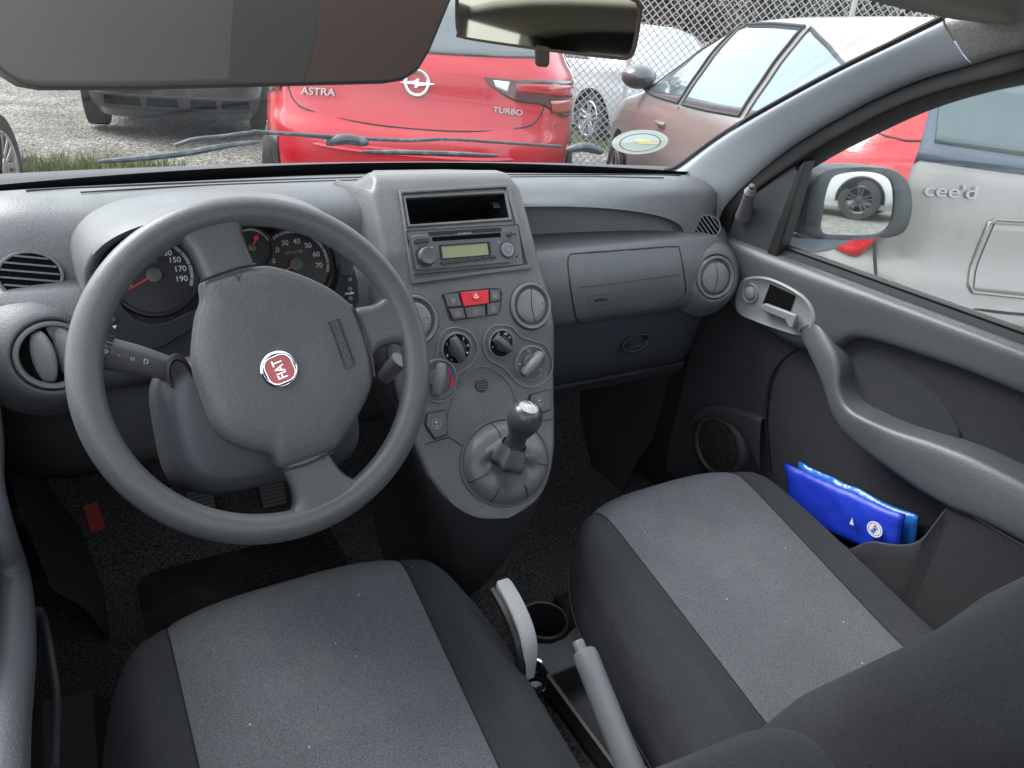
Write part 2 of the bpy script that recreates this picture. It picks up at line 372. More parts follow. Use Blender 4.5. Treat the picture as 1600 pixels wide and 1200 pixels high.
for s in ss:
    o,n=pts_s(s); n=-n if n.y>0 else n
    wd=max(wst(s) if s>PCc[3] else lerp(.095,wst(PCc[3]),s/PCc[3]),.0008)
    f=1 if s<.42 else max(0,1-(s-.42)/.06)
    row=[]
    for k in (-1,1):
        f2=f if k<0 else f*.12
        seg=[(wd+.06*f2,.17),(wd+.034*f2,.10),(wd+.014*f2,.05),(wd+.006,.016),(wd+.0015,.006),(wd-.003,.001),(wd-.009,0)]
        bk=lerp(.4,1,max(0,min(1,(s-PCc[3])/(PCc[7]-PCc[3]))))
        seg=[(wd+(a-wd)*(bk if a>wd else 1),b*bk) for a,b in seg]
        seg=[V3((k*max(a,0),o.y,o.z))+V3((0,b,0 if s>PCc[4] else -b*.6-(.02 if s<PCc[1] else 0))) for a,b in seg]
        row+=seg if k<0 else seg[::-1]
    ins=[V3((lerp(-wd+.009,wd-.009,j/8),o.y,o.z)) for j in range(1,8)] if wd>.012 else [V3((0,o.y,o.z))]*7
    row=row[:7]+ins+row[7:]
    rows.append(row)
m.grid(rows)
# cavity cutter
def pxbox(corners,depth,off=.02):
    pts=[]; f=con(sum(c[0] for c in corners)/4,sum(c[1] for c in corners)/4)[0]
    a=[atpl(x,y,f.o,f.z) for x,y in corners]
    c=MB(); c.slab([p+f.z*off for p in a],-f.z*(depth+off)+V3((0,0,0))); return c,f,a
cav,cf,ca=pxbox([(633,311),(789,303),(797,343),(641,352)],.09)
m.build('centre_stack',STACK,dash,solid=.003,soff=-1,angle=50,cut=None)
stk=bpy.data.objects['centre_stack']
# real hole: rebuild through boolean on a solid version
def boolcut(ob,cut,solid=None):
    import bmesh
    o_=OFF[ob.name]; cm=bpy.data.meshes.new('c'); cm.from_pydata([tuple(p-o_) for p in cut.v],[],cut.f)
    b2=bmesh.new(); b2.from_mesh(cm); bmesh.ops.recalc_face_normals(b2,faces=b2.faces[:]); b2.to_mesh(cm); b2.free()
    co=bpy.data.objects.new('c',cm); COL.objects.link(co); co.parent=ob.parent
    md=ob.modifiers.new('b','BOOLEAN'); md.operation='DIFFERENCE'; md.object=co; md.solver='EXACT'
    bpy.context.view_layer.update(); dg=bpy.context.evaluated_depsgraph_get()
    nm=bpy.data.meshes.new_from_object(ob.evaluated_get(dg)); ob.modifiers.clear(); ob.data=nm; nm.name=ob.name
    bpy.data.objects.remove(co)
    for p in nm.polygons: p.use_smooth=True
    try: nm.set_sharp_from_angle(angle=R_(50))
    except Exception: pass
boolcut(stk,cav)
# cubby liner (open box behind the hole)
a=ca; D=cf.z*-.09; m=MB(); q=[p-cf.z*.0015 for p in a]
m.add(q+[p+D for p in q],[(0,1,5,4),(1,2,6,5),(2,3,7,6),(3,0,4,7),(4,5,6,7)]); m.build('storage_cubby',BLACK,dash,smooth=False)
# raised surround frame around cubby and radio
def framepts(pix,off): return [cp(x,y,off) for x,y in pix]
so_=[(626,304),(790,292),(800,296),(828,408),(824,418),(648,442),(640,438),(622,312)]
si_=[(633,311),(789,303),(797,343),(641,352)]
def pxloop(outer,inner,name,mt,h,par,f,base=0):
    def L(pts,hh): return [atpl(x,y,f.o,f.z)+f.z*hh for x,y in pts]
    n=len(outer); P=[L(outer,base),L(outer,base+h),L(inner,base+h),L(inner,base)]
    return MB().grid(P,cu=True,cv=True).build(name,mt,par,bevel=min(.0015,h*.4),smooth=True)
def dens(p,n=6):
    o=[]; 
    for i in range(len(p)):
        a,b=p[i],p[(i+1)%len(p)]
        for k in range(n): o.append((lerp(a[0],b[0],k/n),lerp(a[1],b[1],k/n)))
    return o
rf=con(726,380)[0]
def conloop(outer,inner,name,mt,h,par,base=0,n=6,bevel=.0012):
    outer=dens(outer,n); inner=dens(inner,n)
    P=[[cp(x,y,base-.001) for x,y in outer],[cp(x,y,base+h) for x,y in outer],[cp(x,y,base+h) for x,y in inner],[cp(x,y,base-.001) for x,y in inner]]
    return MB().grid(P,cu=True,cv=True).build(name,mt,par,bevel=bevel)
sur=conloop([(622,299),(794,289),(829,420),(643,445)],[(626,304),(789,294),(823,414),(647,438)],'radio_surround',STACK,.005,dash)
conloop([(629,308),(791,299),(800,345),(636,356)],[(633,311),(787,303),(795,341),(640,352)],'cubby_rim',STACK,.0035,dash)
# ---- radio
radio=None
fR=con(726,390)[0]; R0=V3((0,0,0))
rw=(atpl(808,379,fR.o,fR.z)-atpl(640,399,fR.o,fR.z)); 
A=[atpl(x,y,fR.o,fR.z) for x,y in ((634,364),(808,349),(817,410),(645,434))]
ctr=(A[0]+A[1]+A[2]+A[3])/4; fR=Fr(ctr,(1,0,0),fR.y); RW=(A[1]-A[0]).length; RH=((A[3]-A[0]).length+(A[2]-A[1]).length)/2
print('radio',RW,RH)
radio=MB().prism(fR,rrect(RW,RH,.002,3),-.02,.003).build('car_radio',STACK,dash,bevel=.001)
MB().ring(fR,rrect(RW+.001,RH+.001,.002,3),rrect(RW-.0012,RH-.0012,.002,3),.001,.0034).build('gap_line',BLACK,radio)
def ru(zx,zy):   # zoom-crop coordinates of the radio face -> local metres
    px=560+zx*340/1569; py=260+zy*260/1200
    p=atpl(px,py,fR.o,fR.z)-fR.o; return p.dot(fR.x),p.dot(fR.y)
c0=ru(742,605); w1=RW*.845; h1=RH*.80
face=MB().prism(fR,rrect(w1,h1,.003,4,*c0),.001,.0075).build('faceplate',BTN,radio,bevel=.001)
sx_,sy_=ru(770,516)
MB().prism(fR,rrect(.118,.0065,.001,2,sx_+.0,sy_),.007,.0079).build('disc_slot',VOID,radio)
MB().prism(fR,rrect(.125,.0055,.001,2,sx_-.001,sy_+.0085),.007,.0084).build('slot_lip',BLACK,radio)
bx,by=ru(752,492)
text('radio_maker_name','BLAUPUNKT',fR.off(bx,by+.0002,.0086),.0042,PALE,radio,ext=.0001)
MB().prism(fR,circ(.0016,10,bx-.0155,by),.0084,.0088).build('maker_dot',BLUEP,radio)
for zx,zy,rr in ((472,655,.0135),(1056,607,.0115)):
    x,y=ru(zx,zy); f2=fR.off(x,y,.0075)
    MB().lathe(f2,[(rr*1.18,0),(rr*1.18,.001),(rr*1.05,.0012)],40).build('knob_ring',LOWER,radio)
    kb=MB().lathe(f2,[(rr,0),(rr*.97,.009),(rr*.88,.0115),(rr*.6,.0105),(rr*.3,.0100),(.0001,.0100)] if rr>.012 else [(rr,0),(rr*.96,.003),(rr*.6,.0036),(rr*.55,.0028),(rr*.38,.0028),(rr*.34,.0042),(.0001,.0044)],44).build('volume_knob' if rr>.012 else 'navigation_dial',BTN if rr>.012 else GREYP,radio)
x,y=ru(755,613); MB().prism(fR,rrect(.080,.0185,.001,3,x,y),.007,.0079).build('display',LCD,radio)
MB().ring(fR,rrect(.087,.0225,.002,3,x+.0005,y),rrect(.0795,.0182,.001,3,x,y),.007,.0088).build('display_bezel',BLACK,radio)
for k in range(8):
    x,y=ru(600+k*50,703-k*6.2); MB().prism(fR.off(x,y),rrect(.0098,.0052,.001,3),.007,.0098).build('preset_button',LOWER,radio,bevel=.0005)
for zx,zy,ww in ((440,542,.024),(1074,497,.011)):
    x,y=ru(zx,zy); MB().prism(fR.off(x,y),rrect(ww,.0075,.0035,5),.007,.0105).build('function_button',LOWER,radio,bevel=.001)
for zx,zy in ((355,540),(375,712),(1122,492),(1134,653)):
    x,y=ru(zx,zy); MB().prism(fR,circ(.0014,10,x,y),.003,.0036).build('release_hole',VOID,radio)
for zx,zy in ((515,590),(412,728),(527,716),(995,552)):
    x,y=ru(zx,zy); MB().prism(fR,rrect(.003,.0015,.0004,2,x,y),.0075,.0078).build('button_mark',PALE,radio)

# ---- round swivel vent
def round_vent(f,R,parent,open_=False,flip=1,deg=0):
    f=f.rot(deg)
    v=MB().lathe(f,[(R*1.10,-.006),(R*1.10,.001),(R*1.05,.0042),(R*.97,.004),(R*.93,.001),(R*.90,-.004)],56).build('air_vent',VENTM,parent)
    MB().lathe(f,[(R*1.15,-.001),(R*1.10,.0005)],56).build('shadow_gap',BLACK,v)
    MB().prism(f,circ(R*.96,40),-.008,-.0045).build('vent_well',VOID,v)
    if not open_:
        MB().dome(f,circ(R*.885,48),[(1,-.006),(.985,-.001),(.9,.0022),(.6,.004),(.2,.0046)]).build('louvre_disc',VENTM,v)
        pts=[f(flip*R*(.12-.16*(1-(t/1.0)**2)),R*.80*t,.0046-.0028*t*t) for t in [-1+2*i/14 for i in range(15)]]
        MB().tube(pts,.0009,6).build('split_line',BLACK,v)
        MB().tube([f(R*.80*cos(t),R*.80*sin(t),.0019) for t in [2*pi*i/48 for i in range(48)]],.0008,6,True).build('disc_edge',BLACK,v)
        MB().lathe(f.off(flip*R*.5,-R*.05,.0042),[(R*.17,0),(R*.15,.0006),(R*.10,-.0008),(.0001,-.0012)],24).build('finger_dimple',VENTM,v)
    else:
        for k,(c,wd) in enumerate(((-.28,.62),(.36,.62))):
            rows=[]
            for i in range(17):
                t=-1+2*i/16; hh=R*.84*t; lim=(max(0,1-(t*.93)**2))**.5
                a=R*(c-wd*.5*lim); b=R*(c+wd*.5*lim); a=max(a,-R*.86*lim); b=min(b,R*.86*lim)
                rows.append([f(lerp(a,b,j/6),hh,-.004+.012*sin(pi*(j/6)*.5)*lim) for j in range(7)])
            MB().grid(rows).build('louvre',VENTM,v,solid=.0015)
    return v
def slot_vent(f,R,parent,ry=1.0,tilt=20,n=6):
    v=MB().ring(f,circ(R*1.08,48,ry=R*1.08*ry),circ(R*.96,48,ry=R*.96*ry),-.002,.002).build('defrost_vent',DASH,parent,bevel=.0008)
    MB().prism(f,circ(R*.97,48,ry=R*.97*ry),-.004,.0006).build('vent_well',VOID,v)
    g=f.rot(tilt); m=MB()
    for k in range(n):
        y=R*ry*(-.8+1.6*k/(n-1)); L=R*.93*(1-(y/(R*ry))**2)**.5
        m.box(g,2*L,.0022,.0025,0,y,.0012)
    m.build('slats',STACK,v)
    return v
f1=con(829,478,.001)[0]; round_vent(Fr(f1.o,(1,0,0),f1.y),.0345,dash,flip=1)
p=f1.o; round_vent(Fr((-p.x,p.y,p.z),(1,0,0),f1.y),.0345,dash,flip=1)
for sg in (1,-1):
    o=at(1107,428,Y=.262); o=V3((sg*abs(o.x),o.y-.022,o.z)); g=Fr(o,(1,-sg*.22,0),(0,.28,1))
    # moulded pod that carries the vent
    MB().lathe(g.off(0,0,-.010),[(.082,-.035),(.066,-.008),(.056,.003),(.0485,.0085),(.0455,.0085),(.0435,.005),(.0430,-.004)],48).build('vent_pod',DASH,dash,angle=70)
    round_vent(g.off(0,0,-.004),.0385,dash,open_=(sg<0),flip=-1)
    q=at(1096,355,Y=.318); q=V3((sg*abs(q.x),q.y,q.z)); 
    g2=Fr(q+V3((sg*-.002,-.016,.004)),(1,-sg*(.1 if sg<0 else .5),0),(0,.35,1))
    slot_vent(g2,.033 if sg<0 else .027,dash,.85,-12 if sg<0 else -48,6)
# ---- button block
blk=[(690,460),(715,455),(765,450),(780,451),(784,458),(781,486),(776,492),(708,502),(702,498)]
bp=MB().slab([cp(x,y,.0005) for x,y in blk],con(735,475)[0].z*.0012).build('switch_block',BLACK,dash)
def btn(pix,mt,h=.0035,name='push_button',par=None):
    c=(sum(p[0] for p in pix)/len(pix),sum(p[1] for p in pix)/len(pix)); f=con(*c)[0]
    pts=[cp(x+(c[0]-x)*.03,y+(c[1]-y)*.03,.001) for x,y in pix]
    o=MB().slab(pts,f.z*h).build(name,mt,par or bp,bevel=.0007); return o,f,c
red,fr_,c_=btn([(717,457),(761,453),(762,474),(743,477),(722,479)],REDP,.005,'hazard_button')
for pix in ([(692,461),(714,458),(720,478),(698,480)],[(764,453),(779,453),(780,469),(764,472)],[(699,483),(722,481),(726,497),(707,499)],[(724,481),(756,477),(757,494),(728,497)],[(759,475),(780,472),(777,490),(760,493)]):
    b,f,c=btn(pix,BTN)
    MB().lathe(Fr(cp(c[0],c[1],.0046),(1,0,0),f.y),[(.0052,0),(.0048,.0004),(.0030,-.0004),(.0001,-.0006)],20).build('button_dimple',VENTM,b)
    MB().ring(Fr(cp(c[0],c[1],.0048),(1,0,0),f.y),circ(.0024,12),circ(.0018,12),0,.0003).build('button_symbol',PALE,b)
f=con(741,464)[0]; ff=Fr(cp(741,464,.0062),(1,0,0),f.y)
MB().lathe(ff,[(.0068,0),(.0062,.0004),(.0040,-.0002),(.0001,-.0004)],24).build('button_dimple',REDP,red)
tri=[(0,.0045),(-.0045,-.0032),(.0045,-.0032)]; MB().ring(ff.off(0,0,.0003),tri,[(x*.55,y*.55-.0002) for x,y in tri],0,.0004).build('hazard_triangle',WHITE,red)
# ---- rotary dials
def dial(px,py,R,deg,marks,name='rotary_switch',big=False):
    f=con(px,py)[0]; f=Fr(f.o,(1,0,0),f.y)
    d=MB().lathe(f,[(R*1.12,0),(R*1.10,.003),(R*1.02,.004),(R*.97,.0015),(R*.93,.0008),(.0001,.0008)],48).build(name,GREYP if False else VENTM,dash)
    MB().lathe(f.off(0,0,.0006),[(R*.95,.0006),(.0001,.0012)],40).build('dial_plate',GLOSSBLK if not big else BTN,d)
    g=f.rot(deg); kr=R*(.60 if not big else .62)
    MB().lathe(f,[(kr,.001),(kr*.98,.006),(kr*.9,.0075),(.0001,.008)],36).build('knob_base',LOWER if not big else BTN,d)
    # ridge grip
    rows=[]
    L=kr*1.5
    for i in range(13):
        t=-1+2*i/12; wd=R*.23*(1-.35*t*t)+.0008; hh=.017*(1-.25*t*t)
        rows.append([g(L*t*.98,wd*1.5,.004),g(L*t,wd*1.0,hh*.75),g(L*t*.97,wd*.6,hh),g(L*t*.97,-wd*.6,hh),g(L*t,-wd*1.0,hh*.75),g(L*t*.98,-wd*1.5,.004)])
    m=MB(); m.grid(rows); m.f.append((0,1,2,3,4,5)); b=12*6; m.f.append(tuple(b+k for k in range(5,-1,-1)))
    m.build('knob_grip',VENTM if big else BTN,d,sub=1)
    for a,ch,sz in marks:
        a=R_(a); rr=R*.80; q=f.off(rr*cos(a),rr*sin(a),.0022)
        if ch in '●': MB().prism(q,circ(sz*.3,12),0,.0004).build('printed_mark',WHITE,d)
        elif ch=='~': 
            MB().tube([q(-.002,.0012),q(-.0005,-.0004),q(.0018,-.0002),q(.0024,.0016)],.0004,6).build('printed_mark',WHITE,d); MB().prism(q,circ(.0008,10,-.001,.002),0,.0003).build('printed_mark',WHITE,d)
        else: text('printed_mark',ch,q,sz,WHITE,d,ext=.0002)
    return d,f
dial(713,545,.0235,-72,[(205,'0',.006),(235,'●',.003),(150,'1',.0065),(95,'2',.0065),(48,'3',.0065),(8,'4',.0065),(-25,'●',.005)])
dial(783,537,.0215,-42,[(150,'=',.006),(105,'D',.0055),(60,'≡D',.0055),(30,'●',.004),(190,'●',.003)])
dial(829,568,.0275,40,[(100,'~',.006),(30,'Ф',.006),(-38,'~',.006),(-125,'~',.006),(175,'~',.006)],big=True)
d,f=dial(684,592,.0285,75,[],big=True)
def arc(f,r0,r1,a0,a1,h,mt,par,name):
    n=16; out=[(r1*cos(R_(lerp(a0,a1,i/n))),r1*sin(R_(lerp(a0,a1,i/n)))) for i in range(n+1)]+[(r0*cos(R_(lerp(a1,a0,i/n))),r0*sin(R_(lerp(a1,a0,i/n)))) for i in range(n+1)]
    MB().prism(f,out,h,h+.0006).build(name,mt,par)
arc(f,.0235,.0262,18,85,.002,BLUEP,d,'blue_scale'); arc(f,.0198,.0225,5,85,.002,REDPR,d,'red_scale'); arc(f,.0215,.026,-38,-2,.002,REDPR,d,'red_scale'); arc(f,.0235,.0262,1,14,.002,BLUEP,d,'blue_scale')
# figure-eight rims round the dial pairs
def rimline(pix,r=.0016,mt=VENTM,closed=True,n=90,off=.0012,name='moulded_rim'):
    MB().tube(crom([cp(x,y,off) for x,y in pix],n,closed),r,8,closed).build(name,mt,dash)
rimline([(783,508),(765,512),(755,535),(762,560),(785,573),(800,590),(812,601),(832,605),(855,592),(863,568),(852,541),(830,532),(812,525),(800,512)],.0014)
rimline([(713,512),(736,522),(746,547),(735,570),(715,585),(708,615),(690,628),(668,622),(660,600),(664,575),(680,560),(684,535),(693,518)],.0014)
# small sensor grille and the moulded gear well
f=con(752,601)[0]; f=Fr(f.o,(1,0,0),f.y)
gr=MB().prism(f,circ(.0118,32),-.001,.0012).build('sensor_grille',BLACK,dash,bevel=.0005)
for k in range(5):
    y=-.0075+.00375*k; L=(.0105**2-y*y)**.5; MB().box(f,2*L*.9,.0012,.001,0,y,.0016).build('grille_bar',STACK,gr)
rimline([(698,672),(700,650),(708,620),(725,590),(748,573),(772,578),(795,600),(812,640),(820,662)],.0018,STACK,False,name='well_edge',off=-.0003)
# window switches
for pix,nm in (([(667,647),(695,642),(697,678),(678,685),(664,664)],1),([(829,617),(858,610),(858,640),(832,648),(826,628)],2)):
    c=(sum(p[0] for p in pix)/5,sum(p[1] for p in pix)/5); f=con(*c)[0]
    s_=MB().slab([cp(x+(x-c[0])*.12,y+(y-c[1])*.12,.0004) for x,y in pix],f.z*.0008).build('window_switch',BLACK,dash)
    MB().slab([cp(x,y,.001) for x,y in pix],f.z*.004).build('rocker',BTN,s_,bevel=.0012)
    g=Fr(cp(c[0],c[1],.0054),(1,0,0),f.y)
    MB().lathe(g,[(.0085,0),(.008,.0004),(.005,-.0006),(.0001,-.0012)],24).build('rocker_dimple',VENTM,s_)
    MB().prism(g,[(-.0022,.002),(.0022,.002),(0,.0048)],0,.0004).build('up_arrow',WHITE,s_)
    MB().prism(g,[(-.0022,-.002),(.0022,-.002),(0,-.0048)],0,.0004).build('down_arrow',PALE,s_)
# joint lines of the console plate
MB().tube([cp(x,y,.0004) for x,y in ((664,694),(702,683),(712,690),(724,698))],.0007,6).build('joint_line',BLACK,dash)
MB().tube([cp(x,y,.0004) for x,y in ((845,659),(868,652))],.0007,6).build('joint_line',BLACK,dash)
# lower console body (dark) hanging from the plate rim to the floor
rim=[]; s0=PCc[10]
for i in range(41):
    t=i/40; s=lerp(s0,smax-.0006,t**.7); 
    y,z=pcs(s); rim.append((wst(s),y,z))
left=[V3((-a,y,z)) for a,y,z in rim]; right=[V3((a,y,z)) for a,y,z in rim[::-1]]
loop=left+right; m=MB(); rows=[]
for k,(dz,dy,sc,zc) in enumerate(((0,.004,1.0,0),(-.006,.008,1.03,0),(-.03,.012,1.0,0),(-.08,.022,.9,0),(-.15,.05,.8,0),(-.24,.10,.72,0),(-.34,.17,.68,0),(-.42,.2,.68,0))):
    rows.append([V3((p.x*sc,p.y+dy+ (0.0),p.z+dz)) for p in loop])
m.grid(rows); m.build('console_side',LOWER,dash,angle=70)

# ---- instrument binnacle (driver)
hoodm=MB(); cxh=-.352
def hoodsec(t,y,grow=0,zk=0):
    # arch: t 0..1 left to right
    a=pi*(1-t); X=cxh+(.158+grow)*cos(a)*(1+.0*abs(cos(a))); Z=.975+(.108+zk)*max(0,sin(a))**.62
    return V3((X,y,Z))
rows=[]
for y,gw,zk in ((.30,-.014,-.014),(.215,-.012,-.012),(.165,-.008,-.006),(.158,-.003,-.002),(.158,.002,.001),(.164,.005,.002),(.20,.009,.001),(.26,.014,-.004),(.33,.022,-.014),(.42,.03,-.04)):
    row=[]
    for i in range(61):
        p=hoodsec(i/60,y,gw,zk); 
        lean=.05*(1-(p.z-.985)/.11) ; p.y+=lean
        row.append(p)
    rows.append(row)
hoodm.grid(rows); hood=hoodm.build('instrument_hood',DASH,dash,angle=75)
cf2=Fr((cxh,.262,.985),(1,0,0),(0,.42,1))
cl_=MB().prism(cf2,rrect(.33,.15,.06,8),-.012,-.004).build('instrument_cluster',BLACK,dash)
bez=[at(x,y,Y=.225) for x,y in ((160,470),(158,500),(170,528),(195,545),(225,552),(260,540),(300,515),(330,500),(330,480),(295,487),(262,503),(238,507),(212,500),(193,482),(183,462))]
MB().slab(bez,(0,.012,-.004)).build('bezel',LOWER,cl_,bevel=.002)
bez=[at(x,y,Y=.225) for x,y in ((533,405),(552,415),(560,440),(562,470),(550,490),(530,500),(500,520),(470,525),(500,500),(520,470),(530,440))]
MB().slab(bez,(0,.012,-.004)).build('bezel',LOWER,cl_,bevel=.002)
def gauge(px,py,R,nums,a0,a1,needle,unit,scale_dark=0):
    o=at(px,py,Y=.252); f=Fr(o,(1,0,0),(0,.42,1))
    g=MB().lathe(f,[(R*1.13,-.004),(R*1.10,.010),(R*1.04,.0105),(R*1.0,.002),(R*.99,0)],56).build('gauge',BLACK,cl_)
    MB().tube([f(R*1.03*cos(t),R*1.03*sin(t),.008) for t in [2*pi*i/56 for i in range(56)]],.0009,6,True).build('chrome_ring',LOWER,g)
    MB().prism(f,circ(R,56),-.002,.0005).build('dial_face',DIAL,g)
    arc(f,R*.90,R*.985,a1,a0,.001,PALE,g,'scale_band')
    n=len(nums)
    for i,s in enumerate(nums):
        a=R_(lerp(a0,a1,(i+.35)/(n-.3)))
        text('dial_number',s,f.off(R*.68*cos(a),R*.66*sin(a),.0012),R*.21,WHITE,g,ext=.0001,bold=.00008)
    for i in range(n*2):
        a=R_(lerp(a0,a1,(i+.5)/(n*2-.5))); r1=R*(.96 if i%2 else .99); r2=R*(.90 if i%2 else .84)
        q=V3((cos(a),sin(a),0)); t=V3((-sin(a),cos(a),0))*.0006
        MB().prism(f,[(q.x*r1+t.x,q.y*r1+t.y),(q.x*r2+t.x,q.y*r2+t.y),(q.x*r2-t.x,q.y*r2-t.y),(q.x*r1-t.x,q.y*r1-t.y)],.0012,.0018).build('tick_mark',BLACK if i%2==0 else PALE,g)
    a=R_(needle); q=V3((cos(a),sin(a),0)); t=V3((-sin(a),cos(a),0))
    MB().prism(f,[(t.x*.0014,t.y*.0014),(-t.x*.0014,-t.y*.0014),(q.x*R*.86-t.x*.0004,q.y*R*.86-t.y*.0004),(q.x*R*.86+t.x*.0004,q.y*R*.86+t.y*.0004)],.003,.0045).build('needle',REDN,g)
    MB().lathe(f,[(R*.20,.002),(R*.19,.0065),(R*.1,.0075),(.0001,.0077)],28).build('needle_cap',BTN,g)
    text('unit_marking',unit,f.off(0,R*.36,.0012),R*.13,PALE,g,ext=.0001)
    return g
gauge(240,430,.0475,['10','30','50','70','90','110','130','150','170','190'],205,-22,207,'km/h')
gauge(462,413,.0475,['10','20','30','40','50','60','70'],178,-18,205,'rpm x100')
gz=gauge(393,388,.026,[],150,20,60,'')
MB().prism(Fr(at(400,372,Y=.249),(1,0,0),(0,.42,1)),circ(.004,4),0,.001).build('fuel_mark',REDN,gz)
for (px,py,s) in ((545,425,'▲'),(546,437,'o'),(546,452,'o'),(546,458,'t'),(547,467,'o'),(548,476,'▼')):
    o=at(px,py,Y=.2235); f=Fr(o,(1,0,0),(0,.42,1))
    if s=='o': MB().lathe(f,[(.0036,0),(.0034,.002),(.002,.0028),(.0001,.003)],20).build('trip_button',BTN,cl_)
    elif s=='t': text('mode_marking','mode',f,.0055,WHITE,cl_,ext=.0002,bold=.0001)
    else: MB().prism(f,[(-.0025,0),(.0025,0),(0,.004 if s=='▲' else -.004)],0,.0005).build('arrow_mark',WHITE,cl_)
for (px,py,s) in ((172,488,'D'),(176,499,'o'),(179,510,'v')):
    f=Fr(at(px,py,Y=.2235),(1,0,0),(0,.42,1))
    if s=='o': MB().lathe(f,[(.0036,0),(.0034,.002),(.002,.0028),(.0001,.003)],20).build('trip_button',BTN,cl_)
    elif s=='D': MB().ring(f,circ(.004,20),circ(.0027,20),0,.0005).build('lamp_symbol',WHITE,cl_)
    else: MB().prism(f,[(-.0025,.001),(.0025,.001),(0,-.003)],0,.0005).build('arrow_mark',WHITE,cl_)

# =====================================================================================
# STEERING COLUMN + WHEEL
# =====================================================================================
TA=.4597; WC=V3((-.3581,0,.9527)); WF=Fr(WC,(1,0,0),(0,sin(TA),cos(TA)))
col=thing('steering_column','grey column shroud behind the wheel with a stalk on its left','steering column',WC)
rows=[]
for c,(w_,h_,n_) in ((-.028,(.078,.066,3)),(-.030,(.088,.076,3)),(-.06,(.098,.088,3)),(-.12,(.105,.095,3)),(-.22,(.10,.09,3))) if False else [(-.040,(.080,.060,3)),(-.045,(.100,.072,3)),(-.07,(.110,.080,3)),(-.12,(.114,.084,3)),(-.22,(.11,.086,3))]:
    rows.append([WF(w_*abs(cos(t))**(.5)*(1 if cos(t)>=0 else -1),-.052+h_*abs(sin(t))**(.5)*(1 if sin(t)>=0 else -1),c) for t in [2*pi*i/48 for i in range(48)]])
m=MB().grid(rows,cu=True); m.f.append(tuple(range(48))); m.build('column_shroud',mat('shroud_plastic',(.042,.046,.054),.42,bump=(450,.25,.0006)),col,angle=60)
# adjust lever and slot under the shroud
a_=[at(x,y,Y=.045) for x,y in ((345,722),(365,717),(420,712),(440,716))]
MB().tube(crom(a_,12),.006,10,flat=.6).build('adjust_lever',LOWER,col)
# stalk
st=[at(285,582,Y=.075),at(250,572,Y=.07),at(215,562,Y=.065),at(180,555,Y=.06),at(150,548,Y=.055)]
MB().tube(crom(st,20),[lerp(.0125,.0178,i/19) for i in range(20)],20).build('indicator_stalk',BTN,col)
d_=(st[-1]-st[0]).normalized(); g=Fr(st[-1],d_.cross(V3((0,-1,.4))).normalized(),V3((0,-1,.4)))
m=MB()
for k in range(22):
    a=2*pi*k/22; p0=st[-1]-d_*.001; fr2=Fr(p0,V3((0,-1,.4)),d_.cross(V3((0,-1,.4)))); 
    q=fr2(.0182*cos(a),.0182*sin(a),0); m.tube([q,q-d_*-.0-d_*.0 + (st[-2]-st[-1]).normalized()*.012],.0012,6)
m.build('stalk_ribs',LOWER,col)
f=Fr(at(197,558,Y=.040),-d_,V3((0,.5,1)))
for t_,x in (('=D',-.024),('-',-.008),('‹›',.006),('D',.02)):
    text('stalk_symbol',t_,f.off(x,0,.0015),.0075,PALE,col,ext=.0002)
MB().dome(Fr(at(282,588,Y=.042),(1,0,.1),(0,.3,1)),circ(.013,28,ry=.024),[(1,-.01),(1,.001),(.8,.002),(.7,-.002),(.2,-.003)]).build('stalk_collar',BLACK,col)
MB().tube([at(600,590,Y=.10),at(625,562,Y=.085)],[.010,.0125],16).build('wiper_stalk',BTN,col)

wheel=thing('steering_wheel','round grey three-spoke steering wheel turned sharply to the left','steering wheel',WC)
RM,rr_=.1700,.0165
m=MB(); rows=[]
for i in range(128):
    a=2*pi*i/128; c=WF(RM*cos(a),RM*sin(a)); e=WF.x*cos(a)+WF.y*sin(a)
    rows.append([c+e*(rr_*.98*cos(t))+WF.z*(rr_*.86*sin(t)) for t in [2*pi*j/24 for j in range(24)]])
m.grid(rows,cu=True,cv=True); m.build('rim',WHEELM,wheel,angle=180)
def wl(px,py,h=0):
    p=atpl(px,py,WC+WF.z*h,WF.z)-WC; return (p.dot(WF.x),p.dot(WF.y))
def spoke(pix,h=.0,th=.02,name='spoke'):
    """soft-edged spoke: outline on the wheel plane, cross-lofted between its two long edges"""
    A,B=pix; A=crom([(*wl(x,y,h),0) for x,y in A],24); B=crom([(*wl(x,y,h),0) for x,y in B],24)
    rows=[]
    for i,(a,b) in enumerate(zip(A,B)):
        t=i/23; row=[]
        sc_=lambda p: p*lerp(1,max(1,.171/max(p.length,.01)),t**2.5)
        hh=lerp(-.002,.0,t)-(.007*((t-.7)/.3)**1.5 if t>.7 else 0); bul=.014
        for j in range(17):
            u=j/16; p=sc_(a.lerp(b,u)); row.append(WF(p.x,p.y,hh+bul*(max(0,1-(2*u-1)**6))**.5-.004))
        for j in range(16,-1,-1):
            u=j/16; p=sc_(a.lerp(b,u)); row.append(WF(p.x,p.y,hh-.004-.008*(max(0,1-(2*u-1)**6))**.5))
        rows.append(row)
    m=MB().grid(rows,cu=True); return m.build(name,WHEELM,wheel,angle=180)
spoke(([(332,465),(316,438),(305,412),(290,392),(262,378),(222,392)],[(405,440),(398,412),(388,388),(381,362),(392,346),(440,330)]))
spoke(([(545,500),(552,482),(578,478),(594,467),(603,446),(602,405)],[(575,600),(583,553),(600,541),(620,540),(638,556),(652,610)]))
spoke(([(435,700),(441,734),(453,760),(455,785),(436,806),(380,822)],[(530,680),(517,706),(533,733),(557,745),(585,738),(620,715)]))
